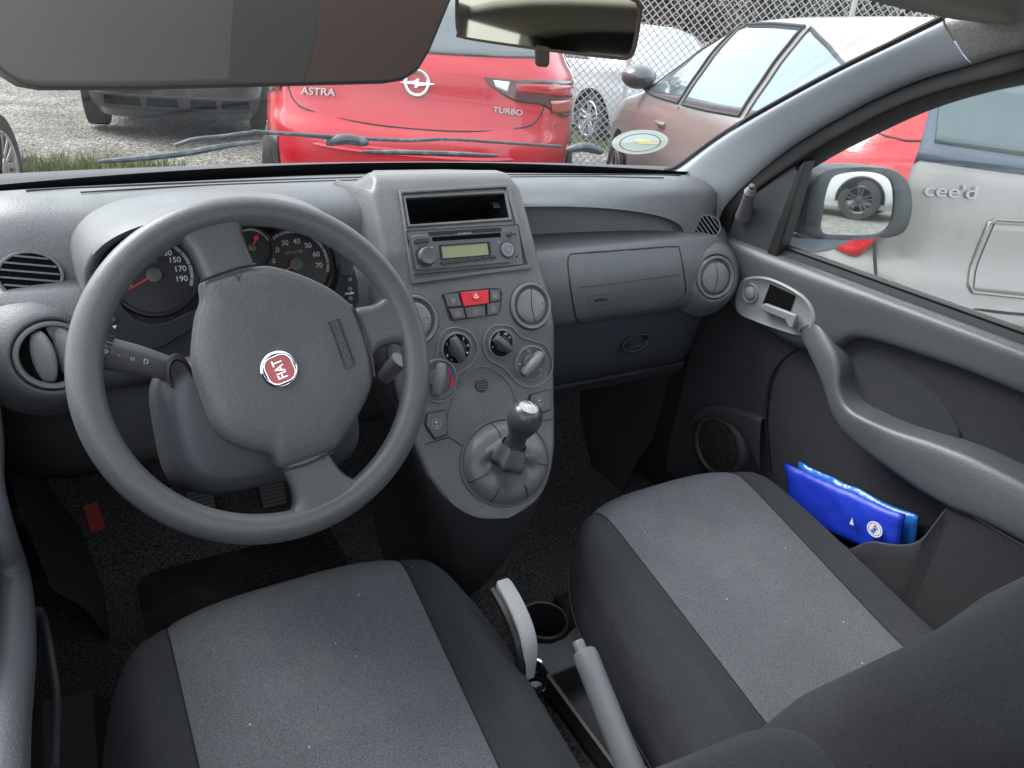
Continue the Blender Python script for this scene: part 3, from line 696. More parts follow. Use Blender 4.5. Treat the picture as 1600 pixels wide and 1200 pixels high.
hubp=[(316,438),(338,430),(370,420),(399,415),(425,415),(470,428),(515,449),(548,474),(556,484),(568,515),(578,550),(583,585),(577,615),(560,650),(540,680),(520,705),(480,722),(441,733),(425,712),(395,705),(360,692),(335,665),(318,620),(304,575),(303,540),(309,490),(317,466)]
hl=[(p.x,p.y) for p in crom([(*wl(x,y,.004),0) for x,y in hubp],108,True)]
MB().dome(WF,hl,[(1.0,-.03),(1.0,-.004),(.992,.003),(.965,.0085),(.90,.0125),(.75,.0155),(.5,.0165),(.32,.0168),(.25,.0155),(.2,.0150),(.05,.0150)]).build('airbag_cover',HUBM,wheel,angle=75)
# step line near the top spoke and the lower one
for a_,b_ in (((322,462),(468,430)),((446,722),(512,693))) :
    pass
def hp(px,py,h=.0175): x,y=wl(px,py,h); return WF(x,y,h)
for gl in ([(313,440),(340,429.5),(370,419.5),(401,413)],[(553,481),(569,514),(580,550),(585,588)],[(440,736),(480,725),(521,706)]):
    MB().tube(crom([hp(x,y,.0102) for x,y in gl],16),.0013,6).build('cover_gap',BLACK,wheel)
# badge
bc=hp(436,577,.0155); B=Fr(bc,WF.x,WF.y)
bd=MB().lathe(B,[(.0195,-.001),(.0195,.0025),(.0178,.004),(.0166,.003)],48).build('badge',CHROME,wheel)
BR=B.rot(105)
MB().prism(BR,rrect(.0292,.0292,.010,8),.002,.0033).build('badge_field',mat('badge_red',(.45,.006,.02),.2,coat=.6),bd)
MB().ring(BR,rrect(.030,.030,.0105,8),rrect(.0284,.0284,.0098,8),.002,.0042).build('badge_border',CHROME,bd)
text('badge_letters','FIAT',BR.off(0,-.0004,.0035),.0150,CHROME,bd,ext=.0004,sx=.72,bold=.0001)
# airbag marking plate
ap=[(514,503),(529,498),(555,570),(541,577)]
P_=[hp(x,y,.0166) for x,y in ap]
MB().tube(P_,.0008,6,True).build('marking_frame',LOWER,wheel)
c=sum(P_,V3())/4; text('airbag_marking','AIRBAG',Fr(c+WF.z*.0006,(P_[1]-P_[2]),WF.z.cross(P_[1]-P_[2])),.0105,BTN,wheel,ext=.0005,sx=1.25)
for x,y in ((372,434),(507,714)):
    q=hp(x,y,.0128); MB().tube([q+WF.x*-.004+WF.y*.004,q,q+WF.x*.004+WF.y*.004],.0006,6).build('horn_symbol',LOWER,wheel); MB().tube([q,q-WF.y*.004],.0006,6).build('horn_symbol',LOWER,wheel)

# =====================================================================================
# GEAR LEVER
# =====================================================================================
bcn=con(795,726)[0]; GF=Fr(V3((0.0,bcn.o.y,bcn.o.z)),(1,0,0),bcn.y)
gb0=cp(722,715); gb1=cp(864,735); gt=cp(780,655); gbm=cp(800,793)
rx=(gb1-gb0).length/2*.93; ry=(gt-gbm).length/2*.94; gc_=(gb0+gb1)/2; GF=Fr(V3(((gb0.x+gb1.x)/2-.004,bcn.o.y+.003,bcn.o.z+.004)),(1,0,0),bcn.y)
gear=thing('gear_lever','grey gear lever with an oval leather gaiter on the centre console','gear lever',GF.o)
knobc=at(819,655,Y=GF.o.y-.045); kn_base=at(797,712,Y=GF.o.y-.028)
print('gear',GF.o,rx,ry,knobc,kn_base)
MB().tube([GF(rx*1.04*cos(t),ry*1.04*sin(t),.0012) for t in [2*pi*i/64 for i in range(64)]],.0028,8,True).build('gaiter_ring',BTN,gear)
ax=(knobc-kn_base).normalized()
m=MB(); rows=[]
for k,(q,h) in enumerate(((1.02,.0),(.97,.006),(.9,.013),(.8,.018),(.68,.0185),(.56,.015),(.46,.013),(.38,.018),(.31,.03))):
    row=[]
    for i in range(96):
        t=2*pi*i/96; fold=(.0 if k<3 else .0030*sin(3*t+1.2)+.0016*sin(7*t+.5*k)+.004*noise.noise(V3((cos(t)*2,sin(t)*2,k*.5))))*(k/8)**2
        if k in(5,6): fold*=2.2
        cen=GF(0,0,h).lerp(kn_base,max(0,(.6-q)/.32) if q<.6 else 0)
        row.append(cen+GF.x*(rx*q*cos(t)+fold*cos(t))+GF.y*(ry*q*sin(t)*lerp(.8,1,q)+fold*sin(t))+GF.z*(fold*1.2))
    rows.append(row)
kb=kn_base; fa=Fr(kb,V3((1,0,0))-ax*ax.x,ax.cross(V3((1,0,0))))
for (rad,h) in ((.027,-.012),(.024,.0),(.0215,.014),(.0185,.026)):
    rows.append([kb+fa.x*(rad*cos(t)*(1+.14*sin(5*t)))+fa.y*(rad*sin(t)*(1+.14*sin(5*t+2)))*(1)+ax*h for t in [2*pi*i/96 for i in range(96)]])
# orient direction consistently
chk=(rows[-1][24]-kb).dot(GF.y)
if chk<0: rows=[r if i<9 else [r[(-j)%96] for j in range(96)] for i,r in enumerate(rows)]
m.grid(rows,cu=True); m.build('gaiter',LEATH,gear,angle=180)
for a in (100,195,235,285,340):
    t=R_(a); MB().tube([GF(rx*q*cos(t)*1.0,ry*q*sin(t)*lerp(.8,1,q),h+.0006) for q,h in ((1.0,.002),(.97,.006),(.9,.013),(.8,.018),(.68,.0185),(.56,.015))],.0007,6).build('gaiter_seam',BLACK,gear)
fk=Fr(kb,fa.x,fa.y); fk=fk if fk.z.dot(ax)>0 else Fr(kb,fa.x,-fa.y)
KL=(knobc-kb).length
kn=MB().lathe(fk,[(.014,.012),(.0165,.014),(.0175,.02),(.0165,.024),(.0155,.0265),(.0150,KL-.030),(.0200,KL-.020),(.0250,KL-.007),(.0262,KL+.002),(.0250,KL+.012),(.0205,KL+.021),(.0155,KL+.0245)],40).build('knob',mat('gear_knob',(.055,.062,.065),.3,coat=.2),gear)
tp=Fr(fk(0,0,KL+.0232),fk.x,fk.y)
MB().lathe(tp,[(.0155,-.001),(.015,.0010),(.009,.0024),(.0001,.003)],36).build('shift_cap',mat('satin_cap',(.35,.34,.33),.22,metal=.8),kn)
g=tp.off(0,0,.0026)
for x in (-.006,0,.006): MB().box(g,.0008,.011,.0008,x,0,0).build('shift_line',WHITE,kn)
MB().box(g,.0128,.0008,.0008,0,0,0).build('shift_line',WHITE,kn)
for s,x,y in (('1',-.006,.0085),('3',0,.0085),('5',.006,.0085),('2',-.006,-.0085),('4',0,-.0085),('R',.006,-.0085)): text('shift_number',s,g.off(x,y,-.0006),.0045,WHITE,kn,ext=.0003)

# =====================================================================================
# SEATS
# =====================================================================================
WDC=.264; YO=0; SEAMD=mat('dark_stitch',(.012,.012,.014),.9)
YF=.135
def cushion_pt(cx,u,y,z0=.562):
    y_=y; y=y+(.135-YF)*0; yf,yb=.135,-.22
    wd=WDC if y<yb else WDC*max(0,1-((y-yb)/(yf-yb))**3.0)**(1/3.0)
    wd=max(wd,.001)
    zt=z0-.045*max(0,(.05-y))/.4*1.0
    if y>.03: zt-=.055*((y-.03)/(yf-.03))**2.6
    x=u*wd; ed=abs(u)
    z=zt-.075*(1-max(0,1-ed**3.8)**(1/3.8))*min(1,wd/.1)
    bol=.018*math.exp(-((abs(x)-.205)/.032)**2)*min(1,max(0,(yf-.03-y)/.08)); z+=bol
    z-=.010*max(0,1-(x/.17)**2)*min(1,max(0,(.05-y)/.1))
    return V3((cx(y)+x,y+YO,z)),wd
def seat(sg,label,cx):
    st=thing('front_seat',label,'car seat',(sg*.335,-.25,.45),'front seats with light grey centre panels')
    ys=[-.52+.02*i for i in range(28)]+[.045,.06,.075,.09,.1,.11,.118,.124,.129,.1325,.1345]
    def sw(y): return interp([(-.52,.150),(-.3,.153),(.05,.165),(.14,.168)],y)
    def grid_(xf,name,mt,sink=0):
        rows=[]
        for y in ys:
            row=[]
            for k in range(xf[2]):
                t=k/(xf[2]-1); p0,wd=cushion_pt(cx,0,y)
                a,b=xf[0](y,wd),xf[1](y,wd); u=lerp(a,b,t)
                p,_=cushion_pt(cx,u,y); 
                d=min(abs(abs(u*wd)-min(sw(y),wd*.93)),.02); p.z-=.0028*math.exp(-(d/.0035)**2)
                if xf[3] and name!='centre_panel' :pass
                row.append(p)
            rows.append(row)
        m=MB().grid(rows); return m
    for k in (-1,1):
        MB().tube([cushion_pt(cx,k*min(sw(y),cushion_pt(cx,0,y)[1]*.93)/cushion_pt(cx,0,y)[1],y)[0]+V3((0,0,-.0026)) for y in ys[:-2]],.0014,6).build('panel_seam',SEAMD,st)
    s1=lambda y,wd: -min(sw(y),wd*.93)/wd; s2=lambda y,wd: min(sw(y),wd*.93)/wd
    cpn=grid_((s1,s2,33,1),'centre_panel',FAB_L); cpn.build('centre_panel',FAB_L,st,angle=180)
    for k in (-1,1):
        f0=(lambda y,wd: s2(y,wd)) if k>0 else (lambda y,wd:-1); f1=(lambda y,wd:1) if k>0 else (lambda y,wd: s1(y,wd))
        m=grid_((f0,f1,22,0),'side_bolster',FAB_D)
        # side skirt
        rows=[]
        for y in ys:
            p,wd=cushion_pt(cx,k,y); tuck=.012
            rows.append([p,p+V3((k*.006,0,-.02)),p+V3((k*.008,.0,-.05)),p+V3((0,0,-.085)),p+V3((-k*tuck,-.01 if y>.1 else 0,-.11)),p+V3((-k*.02,0,-.16))])
        m.grid(rows); m.build('side_bolster',FAB_D,st,angle=180)
        MB().tube([r[2]+V3((k*.0006,0,0)) for r in rows[:-3]],.0009,6).build('piping',mat('piping_thread',(.10,.10,.105),.8),st)
        # plastic valance
        rows=[]
        for y in [-.5+.03*i for i in range(19)]:
            p,wd=cushion_pt(cx,k,y); rows.append([p+V3((-k*.012,0,-.09)),p+V3((k*.010,0,-.10)),p+V3((k*.014,0,-.13)),p+V3((k*.008,0,-.19+.05*max(0,y))),p+V3((-k*.02,0,-.20))])
        MB().grid(rows).build('side_valance',LOWER,st,angle=60)
    # front skirt
    rows=[]
    for i in range(40):
        a=pi*i/39; 
        x=cx(.1)-cos(a)*.248; 
        yy=-.22+.35*max(0,1-abs(cos(a))**3.0)**(1/3.0)
        rows.append([V3((x,yy-.012,.50)),V3((x,yy-.01,.46)),V3((x,yy-.03,.42)),V3((x,yy-.06,.36))])
    MB().grid(rows).build('front_skirt',FAB_D,st,angle=180)
    for k in (-1,1): MB().box(Fr((cx(0)+k*.19,-.15,.33),(1,0,0),(0,0,1)),.03,.03,.5).build('slide_rail',BLACK,st)
    return st
YO=.026
drv=seat(-1,"driver's seat behind the steering wheel, cushion with stained light centre panel",lambda y:-.326-.008*min(1,max(0,(.1-y)/.45)))
YO=0
pas=seat(1,"empty passenger seat beside the right door, clean light centre panel",lambda y:.374-.05*min(1,max(0,(.1-y)/.45)))
def backrest(par,cx,y0,z0,lean,H,wd,th,fabric=FAB_D,name='backrest'):
    ax=V3((0,-sin(lean),cos(lean))); nx=V3((0,-cos(lean),-sin(lean)))  # ax up the back, nx towards rear
    rows=[]
    N=36
    for i in range(N+1):
        t=i/N; h=H*t
        wv=wd*(1-.16*t)*max(.02,1-max(0,(t-.80)/.2)**3)**.5*(1-.12*max(0,(.12-t)/.12)**2)
        if i==N: wv*=.3
        row=[]
        for j in range(56):
            a=2*pi*j/56; ca,sa=cos(a),sin(a)
            X=wv*abs(ca)**.55*(1 if ca>0 else -1); D=th/2*abs(sa)**.6*(1 if sa>0 else -1)
            bol=-.028*math.exp(-((abs(X)-wv*.86)/.05)**2) if sa<0 else 0
            row.append(V3((cx,y0,z0))+V3((X,0,0))+ax*h+nx*(D+th/2+bol*min(1,t*4)*(1-t)))
        rows.append(row)
    m=MB().grid(rows,cu=True); m.f.append(tuple(range(56))); m.f.append(tuple(N*56+55-k for k in range(56)))
    o=m.build(name,fabric,par,angle=180)
    seam=[rows[i][j]+ (rows[i][j]-(V3((cx,y0,z0))+ax*(H*i/N)+nx*th/2)).normalized()*.0006 for j in (0,) for i in range(2,N-2)]
    return o,rows
BR_P=backrest(pas,.325,-.355,.50,R_(25),.62,.258,.14)
o,rows=BR_P
BR_D=backrest(drv,-.325,-.340,.49,R_(25),.46,.285,.12)
for ob_,rws in ((BR_P[0],BR_P[1]),(BR_D[0],BR_D[1])):
    for j in (24,):
        MB().tube([rws[i][j+ (0)]*1.0 for i in range(1,34)],.0012,6).build('seam',FAB_D,ob_)

# =====================================================================================
# HANDBRAKE, TUNNEL TRAY, LEVER
# =====================================================================================
hb=thing('handbrake','raised pale grey handbrake lever between the two front seats','handbrake',(0,-.27,.40))
h0=V3((.0,-.170,.540)); h1=V3((.003,-.30,.448)); hd=(h0-h1).normalized()
fh=Fr(h1,V3((1,0,0)),hd.cross(V3((1,0,0)))) ; fh=fh if fh.z.dot(hd)>0 else Fr(h1,V3((1,0,0)),-(hd.cross(V3((1,0,0)))))
L=(h0-h1).length
MB().lathe(fh,[(.0001,-.002),(.0185,-.002),(.019,.004),(.0175,.03),(.0172,L-.03),(.0175,L-.012),(.0160,L-.004),(.009,L),(.0001,L)],36,ry=1.15).build('grip',GREYP,hb)
MB().lathe(fh.off(-.003,0),[(.0085,L-.006),(.0085,L+.010),(.0068,L+.013),(.0001,L+.0135)],24).build('release_button',GREYP,hb)
MB().lathe(fh,[(.0195,-.10),(.0215,-.04),(.020,-.005),(.0185,-.003)],36,ry=1.15).build('sleeve',GREYP,hb)
MB().box(fh,.02,.03,.12,0,-.008,-.12).build('lever_arm',BLACK,hb,bevel=.003)
tr=thing('tunnel_console','black plastic console with cup holder and power socket between seats','console',(0,-.1,.35))
fz=Fr((0,0,0),(1,0,0),(0,1,0))
ch=at(850,968,Z=.43); print('cup',ch)
fc=Fr(ch,(1,0,0),(0,1,0))
cup=MB().lathe(fc,[(.043,-.09),(.043,-.004),(.0425,.0),(.040,.002),(.037,.001),(.0355,-.003),(.033,-.075),(.0001,-.075)],48).build('cup_holder',BLACK,tr)
tx=ch.x; 
pl=[(tx-.046,ch.y-.030),(tx-.030,ch.y-.034),(tx-.014,ch.y-.0425),(tx+.014,ch.y-.0425),(tx+.030,ch.y-.034),(tx+.046,ch.y-.030),(tx+.050,ch.y-.085),(tx+.042,ch.y-.098),(tx-.05,ch.y-.098)]
MB().prism(Fr((0,0,.43),(1,0,0),(0,1,0)),pl,-.06,-.006).build('socket_panel',LOWER,tr,bevel=.003)
sk=at(836,1040,Z=.428); MB().lathe(Fr(sk,(1,0,0),(0,1,0)),[(.0105,-.02),(.0105,.001),(.0135,.002),(.0135,-.002)],28).build('power_socket',CHROME,tr)
MB().prism(Fr(sk,(1,0,0),(0,1,0)),circ(.0105,24),-.012,-.009).build('socket_well',VOID,tr)
sk=at(838,1072,Z=.42); MB().lathe(Fr(sk,(1,0,0),(0,1,0)),[(.014,-.01),(.015,.002),(.013,.003),(.011,-.002),(.0001,-.004)],28).build('socket_lid',GLOSSBLK,tr)
yb0=ch.y-.095
m=MB(); x0,x1=tx-.052,tx+.055
m.grid([[V3((x0-.004,y,.425)),V3((x0,y,.427)),V3((x0+.003,y,.425)),V3((x0+.006,y,.375)),V3((x0+.012,y,.37)),V3((x1-.012,y,.37)),V3((x1-.006,y,.375)),V3((x1-.003,y,.425)),V3((x1,y,.427)),V3((x1+.004,y,.425)),V3((x1+.006,y,.30))] for y in (yb0,yb0-.1,yb0-.25,yb0-.4)])
m.build('oddments_tray',LOWER,tr)
MB().box(fz,.11,.5,.05,tx,ch.y-.25,.335).build('tunnel_base',LOWER,tr,bevel=.01)
lv=thing('grey_lever','pale grey flat lever standing beside the cup holder and driver seat','lever',(-.07,-.1,.42))
P0=[(768,912),(795,906),(812,935),(832,985),(838,1015),(832,1055)]; 
L0=[at(x,y,X=X) for (x,y),X in zip(((785,908),(806,945),(822,985),(828,1020),(826,1058)),(-.058,-.06,-.062,-.064,-.066))]
pts=crom(L0,24); m=MB(); rows=[]
for i,p in enumerate(pts):
    t=(pts[min(i+1,23)]-pts[max(i-1,0)]).normalized(); w_=.012*(1-.35*max(0,(i-14)/9)**2)*(1 if i>0 else .8)
    sx=V3((1,0,0)); up=sx.cross(t).normalized(); up=up if up.z>0 else -up
    rows.append([p-sx*w_-up*.010,p-sx*w_+up*.002,p-sx*w_*.8+up*.004,p+sx*w_*.8+up*.004,p+sx*w_+up*.002,p+sx*w_-up*.010])
m.grid(rows,cu=True); m.f.append(tuple(range(6))); m.f.append(tuple(23*6+5-k for k in range(6))); m.build('lever_top',mat('lever_grey',(.40,.41,.42),.5,speck=(500,.15)),lv,angle=50)
MB().tube([p+V3((-.014,0,-.012)) for p in pts],.008,8).build('lever_body',BLACK,lv)

# =====================================================================================
# FLOOR, FOOTWELL, PEDALS
# =====================================================================================
def structure(o): tag(o,kind='structure'); return o
m=MB(); rows=[]
for y in [-1.3+.08*i for i in range(28)]:
    z=.27 if y<.55 else .27+.9*(y-.55)
    rows.append([V3((x,y,(.25 if abs(x)>.66 else z)+ (.09*math.exp(-(x/.10)**4)) +.004*noise.noise(V3((x*8,y*8,0))))) for x in [-.72+.03*i for i in range(49)]])
structure(m.grid(rows).build('floor',CARPET,None,angle=180))
structure(MB().grid([[V3((x,.85,z)) for x in (-.72,.72)] for z in (.3,.90)]).build('bulkhead',LOWER,None))
rm=thing('floor_mat','worn black rubber floor mat lying under the pedals','floor mat',(-.34,.40,.28))
MB().prism(Fr((-.34,.30,.278),(1,0,0),(0,1,0)),rrect(.36,.5,.04),0,.006).build('mat_base',MATR,rm,bevel=.002)
hm=MB()
hp0=at(470,865,Z=.286)
HF=Fr((hp0.x-.02,hp0.y-.06,.285),(1,0,0),(0,1,0))
for k in range(11): hm.box(HF,.20,.004,.004,0,-.05+.016*k,.001)
for k in range(13): hm.box(HF,.003,.17,.004,-.09+.015*k,.03,.0012)
hm.build('heel_grid',MATR,rm)
for i,(px,py,lab) in enumerate(((312,775,'ribbed black pedal seen left under the steering wheel rim'),(425,765,'ribbed black pedal seen right under the steering wheel rim'))):
    o=at(px,py,Z=.40); pd=thing('pedal',lab,'pedal',o,'foot pedals under the dashboard')
    f=Fr(o,(1,0,0),(0,.5,.8)); MB().prism(f,rrect(.055,.075,.008),-.004,.004).build('pad',BLACK,pd,bevel=.002)
    mm=MB(); [mm.box(f,.046,.003,.004,0,-.03+.0075*k,.005) for k in range(9)]; mm.build('ribs',BTN,pd)
    MB().tube([o+V3((0,.01,0)),o+V3((0,.10,.15)),o+V3((0,.16,.38))],.008,8).build('arm',BLACK,pd)
o=at(147,808,X=-.56); 
rl=MB().prism(Fr(o,(1,0,0),(0,.3,1)).rot(5),rrect(.022,.044,.003),-.003,.006).build('bonnet_release',mat('red_plastic',(.22,.012,.018),.5),None,bevel=.002); tag(rl,'small red plastic release handle in the dark driver footwell','handle')
# kick trims and sills at both sides
for sg in (-1,1):
    nm='side_trim'
    t=thing(nm,'dark lower side trim in the %s footwell'%("driver's" if sg<0 else "passenger's"),'trim panel',(sg*.62,.4,.3))
    m=MB(); m.grid([[V3((sg*x,y,z)) for x,z in ((.70,.80),(.665,.78),(.655,.6),(.64,.42),(.60,.36),(.575,.27))] for y in [.40+.04*i for i in range(13)]]); m.build('kick_panel',LOWER,t)
    MB().slab([V3((sg*.70,-1.2,.24)),V3((sg*.70,.92,.24)),V3((sg*.70,.92,.92)),V3((sg*.70,-1.2,.92))],(sg*.03,0,0)).build('side_wall',LOWER,t)
    m=MB(); m.grid([[V3((sg*x,y,z)) for x,z in ((.70,.36),(.66,.385),(.60,.375),(.585,.35),(.575,.27))] for y in [-1.0+.1*i for i in range(13)]]); m.build('sill_cover',LOWER,t)

# =====================================================================================
# DOORS
# =====================================================================================
def door_panel(sg,par):
    s=lambda x,y,z: V3((sg*x,y,z))
    rows=[]
    for i in range(45):
        y=.375-.03*i; r=[]
        for x,z in ((.685,.958),(.672,.962),(.660,.957),(.652,.945),(.648,.925),(.650,.89),(.656,.85),(.668,.80),(.676,.7),(.676,.5),(.672,.42),(.68,.33)): r.append(s(x,y,z))
        rows.append(r)
    MB().grid(rows).build('inner_panel',FAB_P,par,angle=70)
    MB().tube([s(.673,.36-.05*i,.966) for i in range(27)],.0055,8).build('sill_seal',BLACK,par)
def ribbon(par,name,A,B,mt,base,sg=1,bul=.02,n=60,p=4,lip=.0):
    A=crom(A,n); B=crom(B,n); rows=[]
    for a,b in zip(A,B):
        row=[V3((base,a.y,a.z))]
        for j in range(15):
            u=j/14; q=a.lerp(b,u); q=q.copy(); q.x-=sg*bul*(max(0,1-abs(2*u-1)**p))**.5; row.append(q)
        row.append(V3((base,b.y,b.z))); rows.append(row)
    return MB().grid(rows).build(name,mt,par,angle=180)
rd=thing('door_card','grey and black right front door seen from inside with window','car door',(.68,.1,.3))
door_panel(1,rd)
D=lambda pts,X: [at(x,y,X=X) for x,y in pts]
# upper grey capping between sill and opening
up_edge=[V3((.652,.372,.952)),V3((.652,.30,.952)),V3((.652,.15,.952)),V3((.652,0,.952)),V3((.652,-.2,.952)),V3((.652,-.45,.952)),V3((.652,-.8,.952))]
lo_edge=D([(1150,480),(1205,520),(1262,548),(1310,545),(1345,530),(1440,555),(1600,615)],.648)+[]
e=lo_edge[-1]-lo_edge[-2]; lo_edge.append(lo_edge[-1]+V3((0,-.45,-.01))); up_edge.append(V3((.652,-1.0,.952)))
ribbon(rd,'upper_trim',up_edge,lo_edge,TRIM,.68,1,.016,70,6)
# pull handle loop: outer(left/lower) edge and inner (opening) edge
oe=[at(1236,500,X=.648),at(1246,518,X=.640),at(1262,548,X=.625),at(1285,600,X=.615),at(1302,650,X=.608),at(1331,688,X=.602),at(1414,750,X=.596),at(1481,792,X=.592),at(1600,848,X=.59)]
ie=[at(1262,478,X=.648),at(1282,503,X=.640),at(1312,560,X=.625),at(1314,605,X=.615),at(1327,635,X=.608),at(1352,652,X=.602),at(1400,672,X=.606),at(1477,697,X=.61),at(1600,752,X=.612)]
oe.append(oe[-1]+V3((.0,-.5,-.0))); ie.append(ie[-1]+V3((.0,-.5,.0)))
ribbon(rd,'armrest',oe,ie,TRIM,.665,1,.008,90,2.5)
# padded insert in the opening
ins=[at(x,y,X=.662) for x,y in ((1312,545),(1345,537),(1385,548),(1420,575),(1455,610),(1480,645),(1500,688),(1470,700),(1400,690),(1340,660),(1318,625),(1309,580))]
fi=Fr(sum(ins,V3())/len(ins),(0,-1,0),(0,0,1)); loc=[((p-fi.o).dot(fi.x),(p-fi.o).dot(fi.y)) for p in crom(ins,60,True)]
o=MB().dome(fi,loc,[(1,-.004),(1,.001),(.97,.003),(.8,.006),(.4,.008),(.1,.008)]).build('padded_insert',FAB_P,rd)
# fabric field curved edge
MB().tube(crom([at(x,y,X=.671) for x,y in ((1258,540),(1225,560),(1205,590),(1197,640),(1198,680),(1203,735))],40),.003,8).build('panel_edge',RUBB,rd)
# handle plate
hpix=[(1150,470),(1160,440),(1185,433),(1215,440),(1255,463),(1272,490),(1268,515),(1250,524),(1225,518),(1180,502),(1156,490)]
P_=[at(x,y,X=.634) for x,y in hpix]; fo=Fr(sum(P_,V3())/len(P_),(0,-1,0),(0,0,1))
lp=[((p-fo.o).dot(fo.x),(p-fo.o).dot(fo.y)) for p in crom(P_,60,True)]
if fo.z.x>0: fo=Fr(fo.o,(0,-1,0),(0,0,1))
print('door frame normal',fo.z)
lp2=[(x*.93,y*.9) for x,y in lp]
hpz=MB().dome(fo,lp,[(1.03,-.03),(1.03,.0),(1.0,.003),(.95,.0035),(.92,.0015),(.5,.0015),(.1,.0015)]).build('handle_plate',VENTM,rd,angle=60)
c=at(1173,458,X=.632); q=Fr(c,(0,-1,0),(0,0,1)); MB().lathe(q,[(.020,.0),(.019,.0035),(.016,.001),(.0125,.001),(.012,.005),(.009,.0065),(.0001,.007)],36).build('lock_button',VENTM,hpz)
W_=[at(x,y,X=.6315) for x,y in ((1204,444),(1243,462),(1230,500),(1190,480))]; MB().slab(W_,(-.0012,0,0)).build('handle_recess',VOID,hpz)
hh=[at(1193,478,X=.622),at(1215,484,X=.612),at(1236,496,X=.610)]
m=MB(); T=[at(x,y,X=.616) for x,y in ((1187,477),(1194,474),(1243,492),(1243,498),(1238,514),(1231,512),(1226,500),(1190,486))]; m.slab(T,(.010,0,0)); m.build('release_handle',GREYP if False else VENTM,hpz,bevel=.003,bseg=3)
# speaker
c=at(1120,698,X=.655); q=Fr(c,(0,-1,0),(0,0,1))
sp=MB().lathe(q,[(.085,-.03),(.078,-.004),(.066,.003),(.062,.002),(.060,-.003)],48).build('speaker',LOWER,rd,angle=70)
MB().dome(q,circ(.061,40),[(1,-.003),(.8,-.001),(.4,.0),(.1,.0)]).build('speaker_grille',mat('speaker_mesh',(.03,.026,.022),.4,bump=(190,1,.006)),sp)
ribbon(rd,'speaker_trim',[at(x,y,X=.655) for x,y in ((1085,650),(1100,636),(1130,636),(1160,645),(1190,655))],[at(x,y,X=.655) for x,y in ((1076,668),(1105,652),(1142,662),(1166,690),(1188,745))],LOWER,.69,1,.004,30,2)
# map pocket
pk=[at(x,y,X=.60) for x,y in ((1190,925),(1260,895),(1325,862),(1360,848),(1393,852),(1422,852),(1443,842),(1460,821),(1481,794),(1490,790),(1540,818),(1600,852))]
e=pk[-1]+V3((0,-.5,-.02)); top=crom(pk,50)+[e]; 
m=MB(); m.grid([[p+V3((.07,0,0)) if False else p, p+V3((-.0015,0,-.004)),V3((.602,p.y,p.z-.03)),V3((.61,p.y,.40)),V3((.64,p.y,.33))] for p in top]); m.build('map_pocket',FAB_P,rd,angle=60,solid=.003,soff=0)
MB().tube(top,.0022,8).build('pocket_lip',TRIM,rd)
MB().slab([V3((.605,.10,.345)),V3((.675,.10,.345)),V3((.675,-.9,.345)),V3((.605,-.9,.345))],(0,0,.006)).build('pocket_floor',LOWER,rd)
# window frame of door: black seal band around glass and mirror sail
out_e=[at(x,y,X=X) for x,y,X in ((1128,385,.665),(1122,360,.665),(1130,325,.66),(1160,290,.655),(1230,235,.65),(1320,180,.64),(1400,141,.632),(1480,110,.625),(1600,72,.61))]
in_e=[at(x,y,X=X) for x,y,X in ((1140,392,.66),(1138,365,.66),(1148,335,.655),(1180,300,.65),(1255,248,.645),(1330,205,.635),(1400,170,.628),(1480,142,.62),(1600,112,.605))]
d1=(out_e[-1]-out_e[-2]); out_e.append(out_e[-1]+d1*4); d2=(in_e[-1]-in_e[-2]); in_e.append(in_e[-1]+d2*4)
ribbon(rd,'window_frame',out_e,in_e,RUBB,.72,1,.004,70,3)
ws=[at(x,y,X=.652) for x,y in ((1140,390),(1138,365),(1150,332),(1182,300),(1222,270),(1240,258),(1247,272),(1212,398),(1180,402))]
sail=MB().slab(ws,(.02,0,0)).build('mirror_sail',LOWER,rd,bevel=.003)
MB().slab([at(x,y,X=.648) for x,y in ((1247,262),(1258,250),(1214,402),(1196,400))],(.03,0,0)).build('frame_bar',TRIM if False else BLACK,rd,bevel=.003)
j0=at(1162,338,X=.648); j1=at(1172,300,X=.615)
MB().tube(crom([j0,lerp(j0,j1,.5),j1],10),[.017,.016,.015,.014,.013,.0125,.012,.0115,.011,.010],20,flat=.9).build('adjuster_boot',BTN,sail)
ja=(j1-j0).normalized(); fj=Fr(j1,V3((0,-1,0))-ja*ja.y*-1,ja.cross(V3((0,-1,0)))); fj=fj if fj.z.dot(ja)>0 else Fr(j1,fj.x,-fj.y)
MB().lathe(fj,[(.0115,-.002),(.0115,.002),(.0095,.003),(.0095,.006),(.0078,.007),(.0078,.010),(.0052,.011),(.0048,.019),(.0001,.0195)],24).build('mirror_adjuster',BTN,sail)
# side window glass
gp=[at(x,y,X=.675) for x,y in ((1205,408),(1246,256),(1330,195),(1400,160),(1480,132),(1600,100))]+[]
gp+= [V3((.675,-.5,1.32)),V3((.675,-.9,1.30)),V3((.675,-.9,.95)),V3((.675,-.3,.95))]
MB().slab(gp,(.003,0,0)).build('window_glass',GLASSS,rd,smooth=False)
